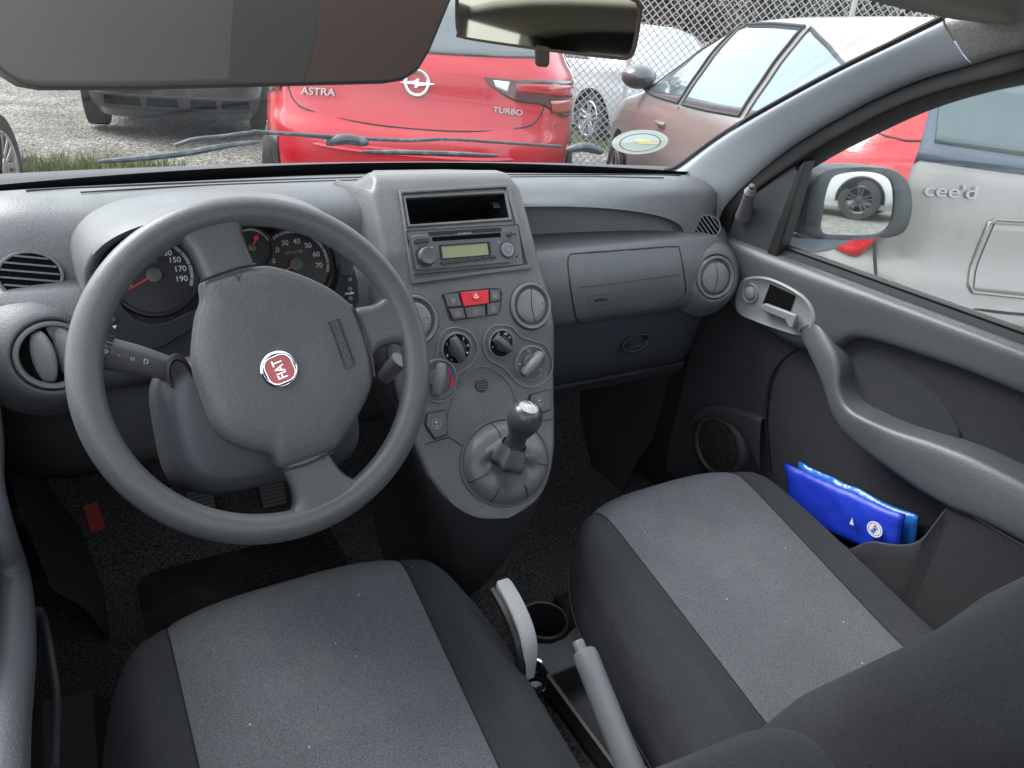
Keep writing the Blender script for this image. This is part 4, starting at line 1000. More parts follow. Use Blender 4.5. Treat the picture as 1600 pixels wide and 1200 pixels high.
# wing mirror
mc=at(1342,318,X=.84); print('mirror',mc)
to=(CAM-mc).normalized(); 
mf=Fr(mc,(.94,-.05,-.02),(0.05,.05,1)); mf=Fr(mc,V3((.917,-.40,0)),V3((0,.058,1)))
def mpx(px,py): p=atpl(px,py,mc,mf.z)-mc; return (p.dot(mf.x),p.dot(mf.y))
wm=thing('wing_mirror','dark grey door mirror outside the right side window','wing mirror',mc)
hout=[mpx(x,y) for x,y in ((1258,350),(1262,315),(1268,285),(1285,268),(1310,262),(1350,260),(1390,264),(1413,278),(1423,300),(1424,330),(1415,358),(1395,370),(1350,374),(1300,374),(1268,368))]
hs=[(p.x,p.y) for p in crom([(*p,0) for p in hout],64,True)]
gout=[mpx(x,y) for x,y in ((1284,362),(1285,330),(1290,300),(1300,277),(1320,270),(1350,268),(1378,273),(1393,285),(1397,310),(1394,340),(1385,358),(1365,366),(1320,367))]
gs=[(p.x,p.y) for p in crom([(*p,0) for p in gout],64,True)]
m=MB(); cx=sum(p[0] for p in hs)/64; cy=sum(p[1] for p in hs)/64
rows=[[mf(x,y,-.004) for x,y in gs],[mf(x,y,.003) for x,y in gs]]
al=lambda k:[(cx+(x-cx)*k,cy+(y-cy)*k) for x,y in hs]
# align ring starts by angle
def aligned(ring,ref):
    c1=(sum(p[0] for p in ref)/len(ref),sum(p[1] for p in ref)/len(ref)); a0=math.atan2(ref[0][1]-c1[1],ref[0][0]-c1[0])
    k=min(range(len(ring)),key=lambda i: abs(math.atan2(sin(math.atan2(ring[i][1]-c1[1],ring[i][0]-c1[0])-a0),cos(math.atan2(ring[i][1]-c1[1],ring[i][0]-c1[0])-a0))))
    return ring[k:]+ring[:k]
for k,h in ((.985,.004),(1.0,.0),(1.02,-.01),(1.0,-.04),(.9,-.075),(.7,-.10),(.3,-.115),(.02,-.118)):
    rows.append([mf(x,y,max(h,0))+V3((-.35,.93,0))*max(-h,0) for x,y in aligned(al(k),gs)])
m.grid(rows,cu=True); m.build('housing',mat('mirror_plastic',(.07,.075,.085),.45,bump=(300,.3,.0008)),wm,angle=80)
MIRROR_FRAME=mf
nrm=mf.z
gl_=MB().prism(mf,gs,-.004,-.001).build('mirror_glass',MIRR,wm)
arm=[at(1268,370,X=.78),at(1240,385,X=.72),at(1228,395,X=.69)]
MB().slab([at(1262,362,X=.80),at(1290,372,X=.83),at(1335,374,X=.84),at(1300,392,X=.80),at(1262,398,X=.74),at(1226,398,X=.70),at(1222,372,X=.70)],(0,.04,-.004)).build('foot',mat('mirror_foot',(.16,.18,.2),.4),wm,bevel=.006,bseg=3)

# left door (driver), mostly out of frame
ld=thing('door_card',"driver's door trim with a curved grey pull handle at the far left",'car door',(-.68,.1,.3))
door_panel(-1,ld)
A_=[at(0,628,X=-.622),at(4,650,X=-.62),at(9,700,X=-.617),at(10,760,X=-.612),at(26,830,X=-.606),at(50,905,X=-.602),at(58,960,X=-.598),at(60,1040,X=-.593),at(52,1200,X=-.588)]
B_=[p+V3((-.035,.02,0)) for p in A_]
A_.append(A_[-1]+V3((0,-.25,-.0))); B_.append(B_[-1]+V3((0,-.25,0)))
m=MB(); m.tube(crom([lerp(a,b,.5) for a,b in zip(A_,B_)],50),[.016]*50,16,flat=1.0); m.build('pull_handle',TRIM,ld,angle=180)
pk=[at(x,y,X=-.61) for x,y in ((45,960),(62,955),(72,985),(82,1040),(88,1090),(85,1200))]
MB().tube(crom(pk,30),.004,8).build('pocket_lip',LOWER,ld)

# =====================================================================================
# PILLAR, WINDSCREEN, ROOF, VISOR, MIRROR
# =====================================================================================
for sg in (1,):
    ap=thing('windscreen_pillar','pale grey pillar trim rising between windscreen and right window','pillar',(.63,.4,1.0))
    ue=[at(x,y,X=X) for x,y,X in ((1040,268,.60),(1060,262,.605),(1130,212,.60),(1220,160,.595),(1310,112,.59),(1400,68,.583),(1475,31,.575))]
    le=[at(x,y,X=X) for x,y,X in ((1090,325,.64),(1112,362,.66),(1135,320,.655),(1220,240,.645),(1320,178,.635),(1420,130,.625),(1520,100,.615))]
    ribbon(ap,'pillar_cover',ue,le,PILLARM,.69,1,.012,60,4)
    se=[p+V3((-.002,.0,.004)) for p in ue]
    MB().tube(crom(se,40),.0042,8).build('rubber_edge',RUBB,ap)
MB_=MB()
def ws_pt(u,v):
    "windscreen u -1..1 across, v 0..1 up"
    bx=u*.70; by=.585-.28*u*u*.62; bz=1.035
    tx_=u*.60; ty=.03-.10*u*u; tz=1.392
    p=V3((lerp(bx,tx_,v),lerp(by,ty,v),lerp(bz,tz,v))); n=V3((0,.55,.83)); return p+n*(.03*sin(pi*v))
wsx=thing('windscreen','wide curved windscreen with dusty glass and black ceramic border','windscreen',(0,.4,1.1))
ws_o=MB().grid([[ws_pt(-1+2*i/40,j/20) for i in range(41)] for j in range(21)]).build('glass_pane',GLASSF,wsx,angle=180)
MB().grid([[ws_pt(-1+2*i/40,v)+V3((0,-.004,-.004)) for i in range(41)] for v in (-.04,.03,.078)]).build('black_border',RUBB,wsx)
# oval sticker on the glass
def on_ws(px,py):
    r=ray(px,py); best=None
    for i in range(61):
        for j in range(31):
            p=ws_pt(-1+2*i/60,j/30); d=(p-CAM); t=d.dot(r)/r.dot(r); e=(d-r*t).length
            if best is None or e<best[0]: best=(e,-1+2*i/60,j/30)
    _,u,v=best; st_=.03
    for _k in range(40):
        for du,dv in ((st_,0),(-st_,0),(0,st_),(0,-st_)):
            p=ws_pt(u+du,v+dv); d=(p-CAM); t=d.dot(r)/r.dot(r); e=(d-r*t).length
            if e<best[0]: best=(e,u+du,v+dv)
        if (best[1],best[2])==(u,v): st_*=.5
        u,v=best[1],best[2]
    p=ws_pt(u,v); n=(ws_pt(u+.02,v)-p).cross(ws_pt(u,v+.02)-p).normalized(); n=n if n.dot(CAM-p)>0 else -n
    return p,n
p,n=on_ws(1000,222); sf=Fr(p+n*.004,Rt-n*Rt.dot(n),Up); sf=sf if sf.z.dot(n)>0 else sf
def spx(px,py): q=atpl(px,py,sf.o,sf.z)-sf.o; return (q.dot(sf.x),q.dot(sf.y))
ell=[spx(1000+44*cos(t),222+19*sin(t)-4*cos(t)*.6) for t in [2*pi*i/40 for i in range(40)]]
stk_=thing('round_sticker','oval pale green service sticker with printed scale low on windscreen','sticker',p)
MB().prism(sf,ell,0,.0006).build('sticker_disc',mat('sticker_paper',(.42,.47,.44),.6),stk_)
el2=[(x*.74,y*.74) for x,y in ell]; el3=[(x*.71,y*.71) for x,y in ell]
MB().ring(sf,el2,el3,.0006,.001).build('printed_circle',LOWER,stk_)
MB().prism(sf,[spx(*q) for q in ((990,219),(1000,217),(1030,223),(1029,226),(1000,226))],.0006,.0011).build('dial_pointer',mat('pointer_yellow',(.62,.55,.3),.5),stk_)
m=MB()
for k in range(22):
    a=pi*(.1+.8*k/21)*1.0; i=k; 
    e=spx(1000+37*cos(-a),222+16*sin(-a)); e2=spx(1000+40*cos(-a),222+17.3*sin(-a)); e3=spx(1001+40*cos(-a),222+17.3*sin(-a))
    m.prism(sf,[e,e2,e3],.0006,.001)
m.build('scale_ticks',LOWER,stk_)
# roof header + headliner
rf_=thing('headliner','grey fabric headliner edge above the windscreen and right pillar','headliner',(0,-.1,1.4))
rows=[]
for j in range(14):
    v=j/13; row=[]
    for i in range(41):
        u=-1+2*i/40; x=u*.60; y=-.02-.10*u*u-v*.72; z=1.392+.03*(1-u*u)+.02*sin(min(1,v*2)*pi/2)
        row.append(V3((x,y,z-.05*abs(u)**8)))
    rows.append(row)
MB().grid(rows).build('roof_lining',HEADL,rf_,solid=.012,soff=1)
# upper pillar trim + dark overhead edge at top right
ue=[at(x,y,X=X) for x,y,X in ((1478,30,.574),(1520,22,.57),(1600,5,.565))]; le=[at(x,y,X=X) for x,y,X in ((1521,100,.614),(1560,88,.61),(1600,78,.605))]
ue.append(ue[-1]+(ue[-1]-ue[-2])*3); le.append(le[-1]+(le[-1]-le[-2])*3)
ribbon(rf_,'upper_pillar_trim',ue,le,HEADL,.69,1,.010,20,4)
oc=[at(x,y,Y=-.10) for x,y in ((1338,-2),(1400,14),(1480,30),(1530,36),(1600,38),(1680,30),(1680,-60),(1338,-60))]
MB().slab(oc,(0,-.05,.0)).build('passenger_visor_edge',mat('pale_visor',(.30,.29,.265),.8),rf_,bevel=.01,bseg=3)
# sun visor
vs=thing('sun_visor','dark brownish grey sun visor folded down above the steering wheel','sun visor',(-.36,.02,1.38))
vn=V3((0,-.93,.36)); vo=at(350,138,Y=-.0)
vf=Fr(vo,(1,0,0),(0,.30,1))
vp=[(-20,100),(0,118),(25,133),(60,139),(200,139),(400,134),(600,129),(632,124),(655,108),(672,80),(705,0),(725,-60),(-60,-60),(-60,60)]
def vpx(x,y): q=atpl(x,y,vf.o,vf.z)-vf.o; return (q.dot(vf.x),q.dot(vf.y))
vpl=[vpx(x,y) for x,y in vp]
MB().prism(vf,vpl,-.012,.003).build('visor_board',VISORM,vs,bevel=.006,bseg=4)
a_,b_=vpx(372,133),vpx(470,-60)
lab=[vpx(x,y) for x,y in ((356,130),(472,128),(492,60),(500,-30),(366,-30))]
MB().prism(vf,lab,.0028,.0034).build('visor_label_panel',mat('visor_panel',(.092,.083,.08),.7),vs)
cvx=sum(p[0] for p in vpl)/len(vpl); cvy=sum(p[1] for p in vpl)/len(vpl)
MB().tube([vf(cvx+(x-cvx)*.975,cvy+(y-cvy)*.95,.0032) for x,y in vpl],.0011,6,True).build('edge_seam',mat('visor_seam',(.06,.055,.05),.8),vs)
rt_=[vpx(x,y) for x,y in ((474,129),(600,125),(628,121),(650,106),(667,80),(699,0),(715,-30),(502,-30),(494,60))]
MB().prism(vf,rt_,.0028,.0032).build('visor_reflection_patch',mat('visor_brown',(.115,.08,.068),.7,bump=(600,.4,.0006)),vs)  # brown patch paints a reddish reflection onto the visor board
# interior mirror
mr=thing('rearview_mirror','rectangular interior mirror with black frame hanging at top centre','rear-view mirror',at(855,20,Y=0))
fm_o=at(855,40,Y=0.0); fm=Fr(fm_o,(1,.0,0.0),(0,.0,1)); fm=Fr(fm_o,Rt*.75+V3((1,0,0))*.25,V3((0,.03,1)))
def mp(x,y): q=atpl(x,y,fm.o,fm.z)-fm.o; return (q.dot(fm.x),q.dot(fm.y))
mo=[mp(x,y) for x,y in ((711,0),(711,35),(714,52),(724,61),(850,80),(960,93),(978,93),(990,82),(1000,30),(1001,8),(992,-2),(960,-10),(850,-22),(725,-30),(714,-20))]
mo=[(p.x,p.y) for p in crom([(*p,0) for p in mo],80,True)]
cxm=sum(p[0] for p in mo)/80; cym=sum(p[1] for p in mo)/80
mi=[(cxm+(x-cxm)*.965,cym+(y-cym)*.90) for x,y in mo]
m=MB(); sc=lambda k:[(cxm+(x-cxm)*k,cym+(y-cym)*k) for x,y in mo]
rows=[[fm(x,y,.002) for x,y in mi],[fm(x,y,.006) for x,y in mi],[fm(x,y,.006) for x,y in mo],[fm(x,y,.0) for x,y in mo],[fm(x,y,-.02) for x,y in sc(.95)],[fm(x,y,-.032) for x,y in sc(.6)],[fm(x,y,-.034) for x,y in sc(.05)]]
m.grid(rows,cu=True); m.build('mirror_shell',mat('mirror_shell_brown',(.13,.085,.07),.45),mr,angle=60)
MB().prism(fm,mi,.0015,.003).build('mirror_glass',MIRRD,mr)
tb=[mp(x,y) for x,y in ((836,70),(858,73),(858,100),(854,105),(840,104),(836,99))]
MB().prism(fm,tb,-.004,.004).build('dipping_tab',mat('tab_brown',(.10,.07,.06),.5),mr,bevel=.0015)
MB().tube([fm(.0,.02,-.03),fm(0,.05,-.05),V3((fm_o.x+.03,.05,1.40))],.009,10).build('mirror_stem',BLACK,mr)
#@@OUTSIDE
# =====================================================================================
# OUTSIDE: ground, cars, fence, bushes
# =====================================================================================
def gravel():
    m=bpy.data.materials.new('gravel'); m.use_nodes=True; t=m.node_tree; b=t.nodes['Principled BSDF']; L=t.links.new
    tc=t.nodes.new('ShaderNodeTexCoord'); v=t.nodes.new('ShaderNodeTexVoronoi'); v.inputs['Scale'].default_value=36; L(tc.outputs['Object'],v.inputs['Vector'])
    v2=t.nodes.new('ShaderNodeTexNoise'); v2.inputs['Scale'].default_value=1.3; v2.inputs['Detail'].default_value=6; L(tc.outputs['Object'],v2.inputs['Vector'])
    cr=t.nodes.new('ShaderNodeValToRGB'); e=cr.color_ramp.elements; e[0].color=(.09,.086,.078,1); e[1].color=(.40,.385,.35,1); e.new(.5).color=(.21,.20,.18,1)
    sp=t.nodes.new('ShaderNodeSeparateColor'); L(v.outputs['Color'],sp.inputs[0]); L(sp.outputs[0],cr.inputs['Fac'])
    cr2=t.nodes.new('ShaderNodeValToRGB'); cr2.color_ramp.elements[0].color=(.55,.52,.48,1); cr2.color_ramp.elements[0].position=.35; cr2.color_ramp.elements[1].color=(1,1,1,1); cr2.color_ramp.elements[1].position=.65; L(v2.outputs['Fac'],cr2.inputs['Fac'])
    mx=t.nodes.new('ShaderNodeMixRGB'); mx.blend_type='MULTIPLY'; mx.inputs[0].default_value=1; L(cr.outputs[0],mx.inputs[1]); L(cr2.outputs[0],mx.inputs[2]); L(mx.outputs[0],b.inputs['Base Color'])
    bp=t.nodes.new('ShaderNodeBump'); bp.inputs['Strength'].default_value=1; bp.inputs['Distance'].default_value=.03; bp.invert=True; L(v.outputs['Distance'],bp.inputs['Height']); L(bp.outputs[0],b.inputs['Normal']); b.inputs['Roughness'].default_value=.9
    return m
structure(MB().grid([[V3((x,y,0)) for x in (-60,-20,-5,5,20,60)] for y in (-60,-20,-5,5,20,90)]).build('ground',gravel(),None))
HILL=mat('bank_earth',(.13,.12,.085),1,var=.45,vscale=1.6,speck=(14,.5),bump=(6,1,.2))
m=MB(); rows=[]
for j in range(16):
    row=[]
    for i in range(60):
        p=V3((-30+1.4*i-4,0,0)); d=17+1.2*j; z=-.05+max(0,j-1)*.42+.5*noise.noise(V3((i*.25,j*.3,0)))*min(1,j/3)
        row.append(V3((CAM.x,CAM.y,0))+V3((sin(YAW),cos(YAW),0))*d+V3((cos(YAW),-sin(YAW),0))*(-38+1.5*i)+V3((0,0,z)))
    rows.append(row)
structure(m.grid(rows).build('hillside',HILL,None,angle=180))
def grass(name,centre,rx_,ry_,n,label,h=.09):
    m=MB()
    for i in range(n):
        a=random.random()*2*pi; r=random.random()**.6; x=centre[0]+rx_*r*cos(a); y=centre[1]+ry_*r*sin(a); th=random.random()*pi; hh=h*(.4+random.random()); lx=(random.random()-.5)*.09; ly=(random.random()-.5)*.09; w_=.005
        m.add([(x-w_*cos(th),y-w_*sin(th),0),(x+w_*cos(th),y+w_*sin(th),0),(x+lx*.5+w_*.5*cos(th),y+ly*.5+w_*.5*sin(th),hh*.6),(x+lx,y+ly,hh)],[(0,1,2),(0,2,3)])
    o=m.build(name,GRASS,None,smooth=False); tag(o,label,'grass',kind='stuff')
GRASS=mat('grass_blades',(.13,.17,.05),.6,var=.6,vscale=9)
# ---- cars
def superpt(w_,yc,l,n,t):
    c,s_=cos(t),sin(t); return V3((w_*abs(c)**(2/n)*(1 if c>=0 else -1),yc+l*abs(s_)**(2/n)*(1 if s_>=0 else -1),0))
class Shell:
    def __init__(s,lv,n=5): s.lv=lv; s.n=n
    def lev(s,z):
        lv=s.lv
        i=0
        while i<len(lv)-2 and z>lv[i+1][0]: i+=1
        a,b=lv[i],lv[i+1]; t=(z-a[0])/(b[0]-a[0]); t=max(0,min(1,t))
        p0=lv[i-1] if i else None; p3=lv[i+2] if i+2<len(lv) else None
        o=[]
        for k in (1,2,3):
            m0=(b[k]-p0[k])/(b[0]-p0[0]) if p0 else (b[k]-a[k])/(b[0]-a[0]); m1=(p3[k]-a[k])/(p3[0]-a[0]) if p3 else (b[k]-a[k])/(b[0]-a[0])
            h=b[0]-a[0]; o.append((2*t**3-3*t*t+1)*a[k]+(t**3-2*t*t+t)*h*m0*.8+(-2*t**3+3*t*t)*b[k]+(t**3-t*t)*h*m1*.8)
        return o
    def P(s,t,z):
        w_,y0,y1=s.lev(z); p=superpt(w_,(y0+y1)/2,(y1-y0)/2,s.n,t); p.z=z; return p
    def tr(s,x,z):
        w_,y0,y1=s.lev(z); c=min(1,abs(x)/w_)**(s.n/2); return -math.acos(c) if x>=0 else -(pi-math.acos(c))
    def ts(s,sg,y,z):
        w_,y0,y1=s.lev(z); yc=(y0+y1)/2; l=(y1-y0)/2; v=max(-1,min(1,(y-yc)/l)); q=abs(v)**(s.n/2)*(1 if v>0 else -1); t=math.asin(q); return t if sg>0 else pi-t
    def N(s,t,z):
        a=s.P(t+.01,z)-s.P(t-.01,z); b=s.P(t,z+.01)-s.P(t,z-.01); n=a.cross(b).normalized()
        c=s.P(t,z); return n if n.dot(V3((c.x,(c.y-2),0)))>0 else -n
    def O(s,t,z,off): return s.P(t,z)+s.N(t,z)*off
def shellmesh(S,z0,z1,nz,nt=144):
    rows=[[S.P(2*pi*k/nt,lerp(z0,z1,j/nz)) for k in range(nt)] for j in range(nz+1)]
    return MB().grid(rows,cu=True)
def rpatch(S,bot,top,off,conv,nu=24,nv=10,edge=True):
    "bot/top: polylines of (a,z); conv(a,z)->t"
    B=crom([(a,z,0) for a,z in bot],nu) ; T=crom([(a,z,0) for a,z in top],nu); rows=[]
    for j in range(nv+1):
        rows.append([ (lambda q:S.O(conv(q.x,q.y),q.y,off))(B[i].lerp(T[i],j/nv)) for i in range(nu)])
    if edge:
        f=lambda q:S.O(conv(q.x,q.y),q.y,-.01)
        rows=[[f(q) for q in B]]+rows+[[f(q) for q in T]]
    return MB().grid(rows)
def wheel_(par,p,axis,R,rimm,spokes=5,steer=0,cover=None,wd=.19):
    f=Fr(p,V3((0,1,0)) if abs(axis.x)>.5 else V3((1,0,0)),V3((0,0,1))); 
    if f.z.dot(axis)<0: f=Fr(p,-f.x,V3((0,0,1)))
    if steer: a=R_(steer); x=f.x*cos(a)+f.z*sin(a); f=Fr(p,x,V3((0,0,1)))
    wl_=MB().lathe(f,[(R*.66,-wd),(R*.93,-wd),(R,-wd*.9),(R,-.02),(R*.97,-.004),(R*.82,.0),(R*.70,-.004),(R*.68,-.02),(R*.66,-.09)],40).build('tyre',TYRE,par)
    r_=MB().lathe(f,[(R*.69,-.006),(R*.66,.0),(R*.62,-.006),(R*.60,-.05),(R*.60,-.1)],40).build('rim',rimm,wl_)
    MB().prism(f,circ(R*.6,28),-.11,-.10).build('brake_disc',VOID,wl_)
    m=MB()
    for k in range(spokes):
        g=f.rot(360*k/spokes)
        for dx in (-.018,.018): m.slab([g(dx-.016,R*.12,-.02),g(dx+.016,R*.12,-.02),g(dx*1.9+.013,R*.63,-.006),g(dx*1.9-.013,R*.63,-.006)],-g.z*.03)
    m.lathe(f,[(R*.2,-.04),(R*.19,-.012),(R*.1,-.008),(.0001,-.008)],20)
    m.build('spokes',rimm,wl_,bevel=.003)
TYRE=mat('tyre_rubber',(.022,.022,.023),.8,bump=(60,.4,.004)); RIMM=mat('alloy',(.55,.56,.58),.25,metal=.85); RIMD=mat('dark_alloy',(.06,.06,.065),.3,metal=.5)
def paint(name,c,metal=.0,rough=.32,coat=.8): return mat(name,c,rough,metal=metal,coat=coat,var=.05,vscale=2,speck=(900,.06),wear=(5,.52,(.30,.28,.25),.16))
P_RED=mat('red_paint',(.48,.003,.015),.3,coat=.8,speck=(900,.05),wear=(5,.56,(.35,.2,.2),.07)); P_SIL=paint('warm_silver_paint',(.28,.258,.245),.35,.28,.5); P_DK=paint('dark_grey_paint',(.05,.055,.065),.3); P_WHITE=paint('white_paint',(.48,.49,.49)); P_LG=paint('light_silver_paint',(.5,.53,.55),.3)
CWIN=mat('car_window',(.05,.065,.07),.04,spec=1.0,coat=1); CWINB=mat('car_window_sky_tint',(.20,.26,.28),.05,metal=.5,spec=.8,coat=.5)  # CWINB: pale blue base colour stands in for sky reflected in the panes
LAMP=mat('tail_lamp_red',(.42,.006,.012),.15,coat=1); LAMPD=mat('tail_lamp_dark',(.06,.002,.004),.12,coat=1); LAMPB=mat('tail_lamp_bright',(.50,.008,.015),.12,coat=1,speck=(90,.25),bump=(120,.3,.004))
def car(name,label,paintm,loc,yaw,S,group='cars parked on the gravel lot',wheels=True,W=.78,ya=.85,yb=3.45,rimm=None,wr=.315,ztop=1.46,spokes=5,side_trim=True,rearglass=None,sides=None,steer=(0,0)):
    root=thing(name,label,'car',loc,group,local=True,rotz=-yaw)
    body=shellmesh(S,S.lv[0][0],ztop-.001,60)
    n=144; body.f.append(tuple(range(60*n,61*n)))
    body.build('body',paintm,root,angle=180)
    for y,st in ((ya,0),(yb,1)):
        for sg in (1,-1):
            w_=S.P(S.ts(sg,y,.45),.45).x
            f=Fr((w_+sg*.004,y,wr),V3((0,-sg,0)),V3((0,0,1)))
            f=Fr((w_,y,wr),V3((0,sg,0)),V3((0,0,1)))
            # dark arch opening following the body side
            m=MB(); rows=[]
            for k in range(25):
                a=pi*k/24-.15+.3*k/24; c_,s_=cos(a),sin(a); row=[]
                for q in (0,.3,.6,.85,1.0,1.06):
                    yy=y+c_*wr*1.14*q; zz=wr+s_*wr*1.14*q; zz=max(zz,S.lv[0][0]+.002); row.append(S.O(S.ts(sg,yy,zz),zz,.004 if q<=1 else -.006))
                rows.append(row)
            m.grid(rows); m.build('wheel_arch',VOID,root)
            wheel_(root,V3((w_+sg*.02,y,wr)),V3((sg,0,0)),wr,rimm or RIMM,spokes,steer[0 if sg<0 else 1] if st else 0)
    return root
def on(root,M,name,mt,**k): return M.build(name,mt,root,**k)
def side_windows(root,S,sg,segs,mt,frame=True):
    for (yb0,yb1,zb0,zb1,yt0,yt1,zt0,zt1) in segs:
        conv=lambda y,z: S.ts(sg,y,z)
        M=rpatch(S,[(yb0,zb0),((yb0+yb1)/2,(zb0+zb1)/2-.004),(yb1,zb1)],[(yt0,zt0),((yt0+yt1)/2,(zt0+zt1)/2+.008),(yt1,zt1)],.006,conv)
        M.build('side_window',mt,root,angle=180)
        if frame:
            pts=[(yb0,zb0),((yb0+yb1)/2,(zb0+zb1)/2-.004),(yb1,zb1),(lerp(yb1,yt1,.5),lerp(zb1,zt1,.5)),(yt1,zt1),((yt0+yt1)/2,(zt0+zt1)/2+.008),(yt0,zt0),(lerp(yb0,yt0,.5),lerp(zb0,zt0,.5))]
            MB().tube([S.O(conv(a,z),z,.006) for a,z in dens(pts,5)],.007,6,True).build('window_trim',LOWER,root)
def seam(root,S,conv,pts,r=.004,off=.0,name='panel_gap',mt=None,n=40): MB().tube(crom([S.O(conv(a,z),z,off) for a,z in pts],n),r,6).build(name,mt or BLACK,root)
BADGE=mat('badge_metal',(.42,.42,.43),.3,metal=.7)
# -- the red hatchback
SA=Shell([(.18,.84,.16,4.2),(.30,.90,.05,4.3),(.50,.94,0,4.34),(.66,.95,.005,4.33),(.74,.95,.05,4.28),(.86,.945,.085,4.0),(.98,.92,.10,3.35),(1.08,.85,.15,3.1),(1.25,.76,.33,2.7),(1.38,.66,.52,2.3),(1.43,.58,.62,2.0),(1.46,.40,.85,1.6)],4.2)
pA=at(648,200,D=3.68); YA=R_(27)
ra=car('parked_car','shiny red hatchback seen from behind through the windscreen',P_RED,(pA.x,pA.y,.07),YA,SA)
rc=lambda x,z: SA.tr(x,z)
on(ra,rpatch(SA,[(-.64,1.09),(0,1.07),(.64,1.09)],[(-.52,1.36),(0,1.38),(.52,1.36)],.005,rc),'rear_window',CWIN,angle=180)
for sg in (1,-1):
    q=lambda L:[(sg*a,z) for a,z in L]
    B=q([(.36,.955),(.50,.885),(.66,.865),(.80,.80),(.905,.80)]); T=q([(.34,.985),(.50,.985),(.66,.99),(.80,.985),(.90,.975)])
    tl=on(ra,rpatch(SA,B,T,.006,rc,40,12),'tail_light',LAMPD,angle=180)
    on(ra,rpatch(SA,q([(.52,.925),(.66,.92),(.84,.90)]),q([(.50,.965),(.66,.97),(.86,.96)]),.009,rc,24,4),'brake_lens',LAMP,angle=180).parent=tl
    on(ra,rpatch(SA,q([(.40,.945),(.46,.925)]),q([(.385,.975),(.47,.972)]),.009,rc,8,4),'reverse_lens',WHITE,angle=180).parent=tl
    on(ra,rpatch(SA,q([(.72,.825),(.86,.815)]),q([(.70,.89),(.87,.885)]),.009,rc,12,4),'indicator_lens',mat('indicator_orange',(.35,.03,.008),.15,coat=1),angle=180).parent=tl
seam(ra,SA,rc,[(-.68,.92),(-.665,.84),(-.63,.785),(-.55,.755),(-.3,.725),(0,.715),(.3,.725),(.55,.755),(.63,.785),(.665,.84),(.68,.92)])
seam(ra,SA,rc,[(-.86,.63),(-.5,.60),(0,.585),(.5,.60),(.86,.63)],.012,-.006,'bumper_crease',P_RED)
oA=SA.O(rc(0,.93),.93,.012); fA=Fr(oA,(1,0,0),(0,.15,1))
em=MB().lathe(fA,[(.064,-.012),(.066,.004),(.060,.008),(.050,.004),(.049,-.010)],44).build('round_emblem',CHROME,ra)
MB().prism(fA,[(-.088,-.004),(-.01,.010),(.0,.020),(.012,.020),(.006,.006),(.088,.004),(.088,-.001),(.01,-.012),(0,-.022),(-.012,-.022),(-.006,-.008)],.0,.009).build('emblem_flash',CHROME,em)
for s,x,z,sz in (('ASTRA',-.50,.845,.048),('TURBO',.47,.83,.038)):
    o_=SA.O(rc(x,z),z,.006); n_=SA.N(rc(x,z),z); f_=Fr(o_,V3((1,0,0))-n_*n_.x,V3((0,.1,1))); text('model_badge',s,f_,sz,BADGE,ra,ext=.003,sx=1.3,bold=.0006,shear=.1)
on(ra,rpatch(SA,[(-.26,.50),(0,.495),(.26,.50)],[(-.27,.62),(0,.615),(.27,.62)],.004,rc),'plate_recess',P_RED,angle=180)
on(ra,rpatch(SA,[(-.80,.42),(-.74,.42)],[(-.815,.60),(-.735,.60)],.006,rc,6,4),'reflector',BLACK,angle=180)
side_windows(ra,SA,1,[(1.0,2.0,1.03,1.01,1.15,2.0,1.33,1.36),(2.08,3.0,1.01,1.0,2.08,2.5,1.36,1.2)],CWIN)
# -- the silver wagon beside and ahead
SK=Shell([(.20,.80,.12,4.30),(.32,.85,.03,4.42),(.52,.875,0,4.44),(.64,.885,.03,4.40),(.72,.89,.07,4.35),(.86,.885,.09,4.1),(.97,.87,.11,3.5),(1.06,.835,.15,3.15),(1.22,.76,.26,2.75),(1.36,.68,.36,2.35),(1.43,.61,.44,2.1),(1.475,.42,.62,1.7)],5.5)
c1=at(1330,350,D=2.3); c2=at(966,200,D=5.6)
dk=V3((c2.x-c1.x,c2.y-c1.y,0)).normalized(); YK=math.atan2(dk.x,dk.y); rk_=V3((dk.y,-dk.x,0)); oK=V3((c1.x,c1.y,0))+rk_*.84-dk*.05
print('kia yaw',math.degrees(YK),oK)
rk=car('parked_car','warm silver estate car parked to the right, its rear beside our window',P_SIL,(oK.x,oK.y,.0),YK,SK)
kc=lambda x,z: SK.tr(x,z)
side_windows(rk,SK,-1,[(.36,1.10,1.12,1.03,.56,1.10,1.26,1.40),(1.18,2.02,1.03,.995,1.18,1.95,1.405,1.41),(2.10,3.05,.995,.985,2.04,2.42,1.405,1.25)],CWINB)
seam(rk,SK,lambda y,z:SK.ts(-1,y,z),[(1.14,1.0),(1.05,.8),(1.16,.5),(1.2,.3)]); seam(rk,SK,lambda y,z:SK.ts(-1,y,z),[(2.06,.98),(2.06,.6),(2.06,.3)]); seam(rk,SK,lambda y,z:SK.ts(-1,y,z),[(3.05,.94),(3.12,.6),(3.05,.35)])
for y in (1.35,2.3):
    o_=SK.O(SK.ts(-1,y,.86),.86,.02); MB().tube([o_+V3((.015,-.09,0)),o_+V3((0,-.06,0)),o_+V3((0,.06,0)),o_+V3((.015,.09,0))],.011,8).build('door_handle',P_SIL,rk)
o_=SK.O(SK.ts(-1,2.95,1.0),1.0,.10); MB().lathe(Fr(o_,(1,0,0),(0,0,1)),[(.11,-.07),(.115,-.05),(.11,.0),(.08,.05),(.03,.08),(.0001,.085)],28,ry=.68).build('door_mirror',P_DK,rk)
MB().tube([o_+V3((.05,.02,-.06)),o_+V3((.12,.05,-.08))],.02,8).build('mirror_arm',BLACK,rk)
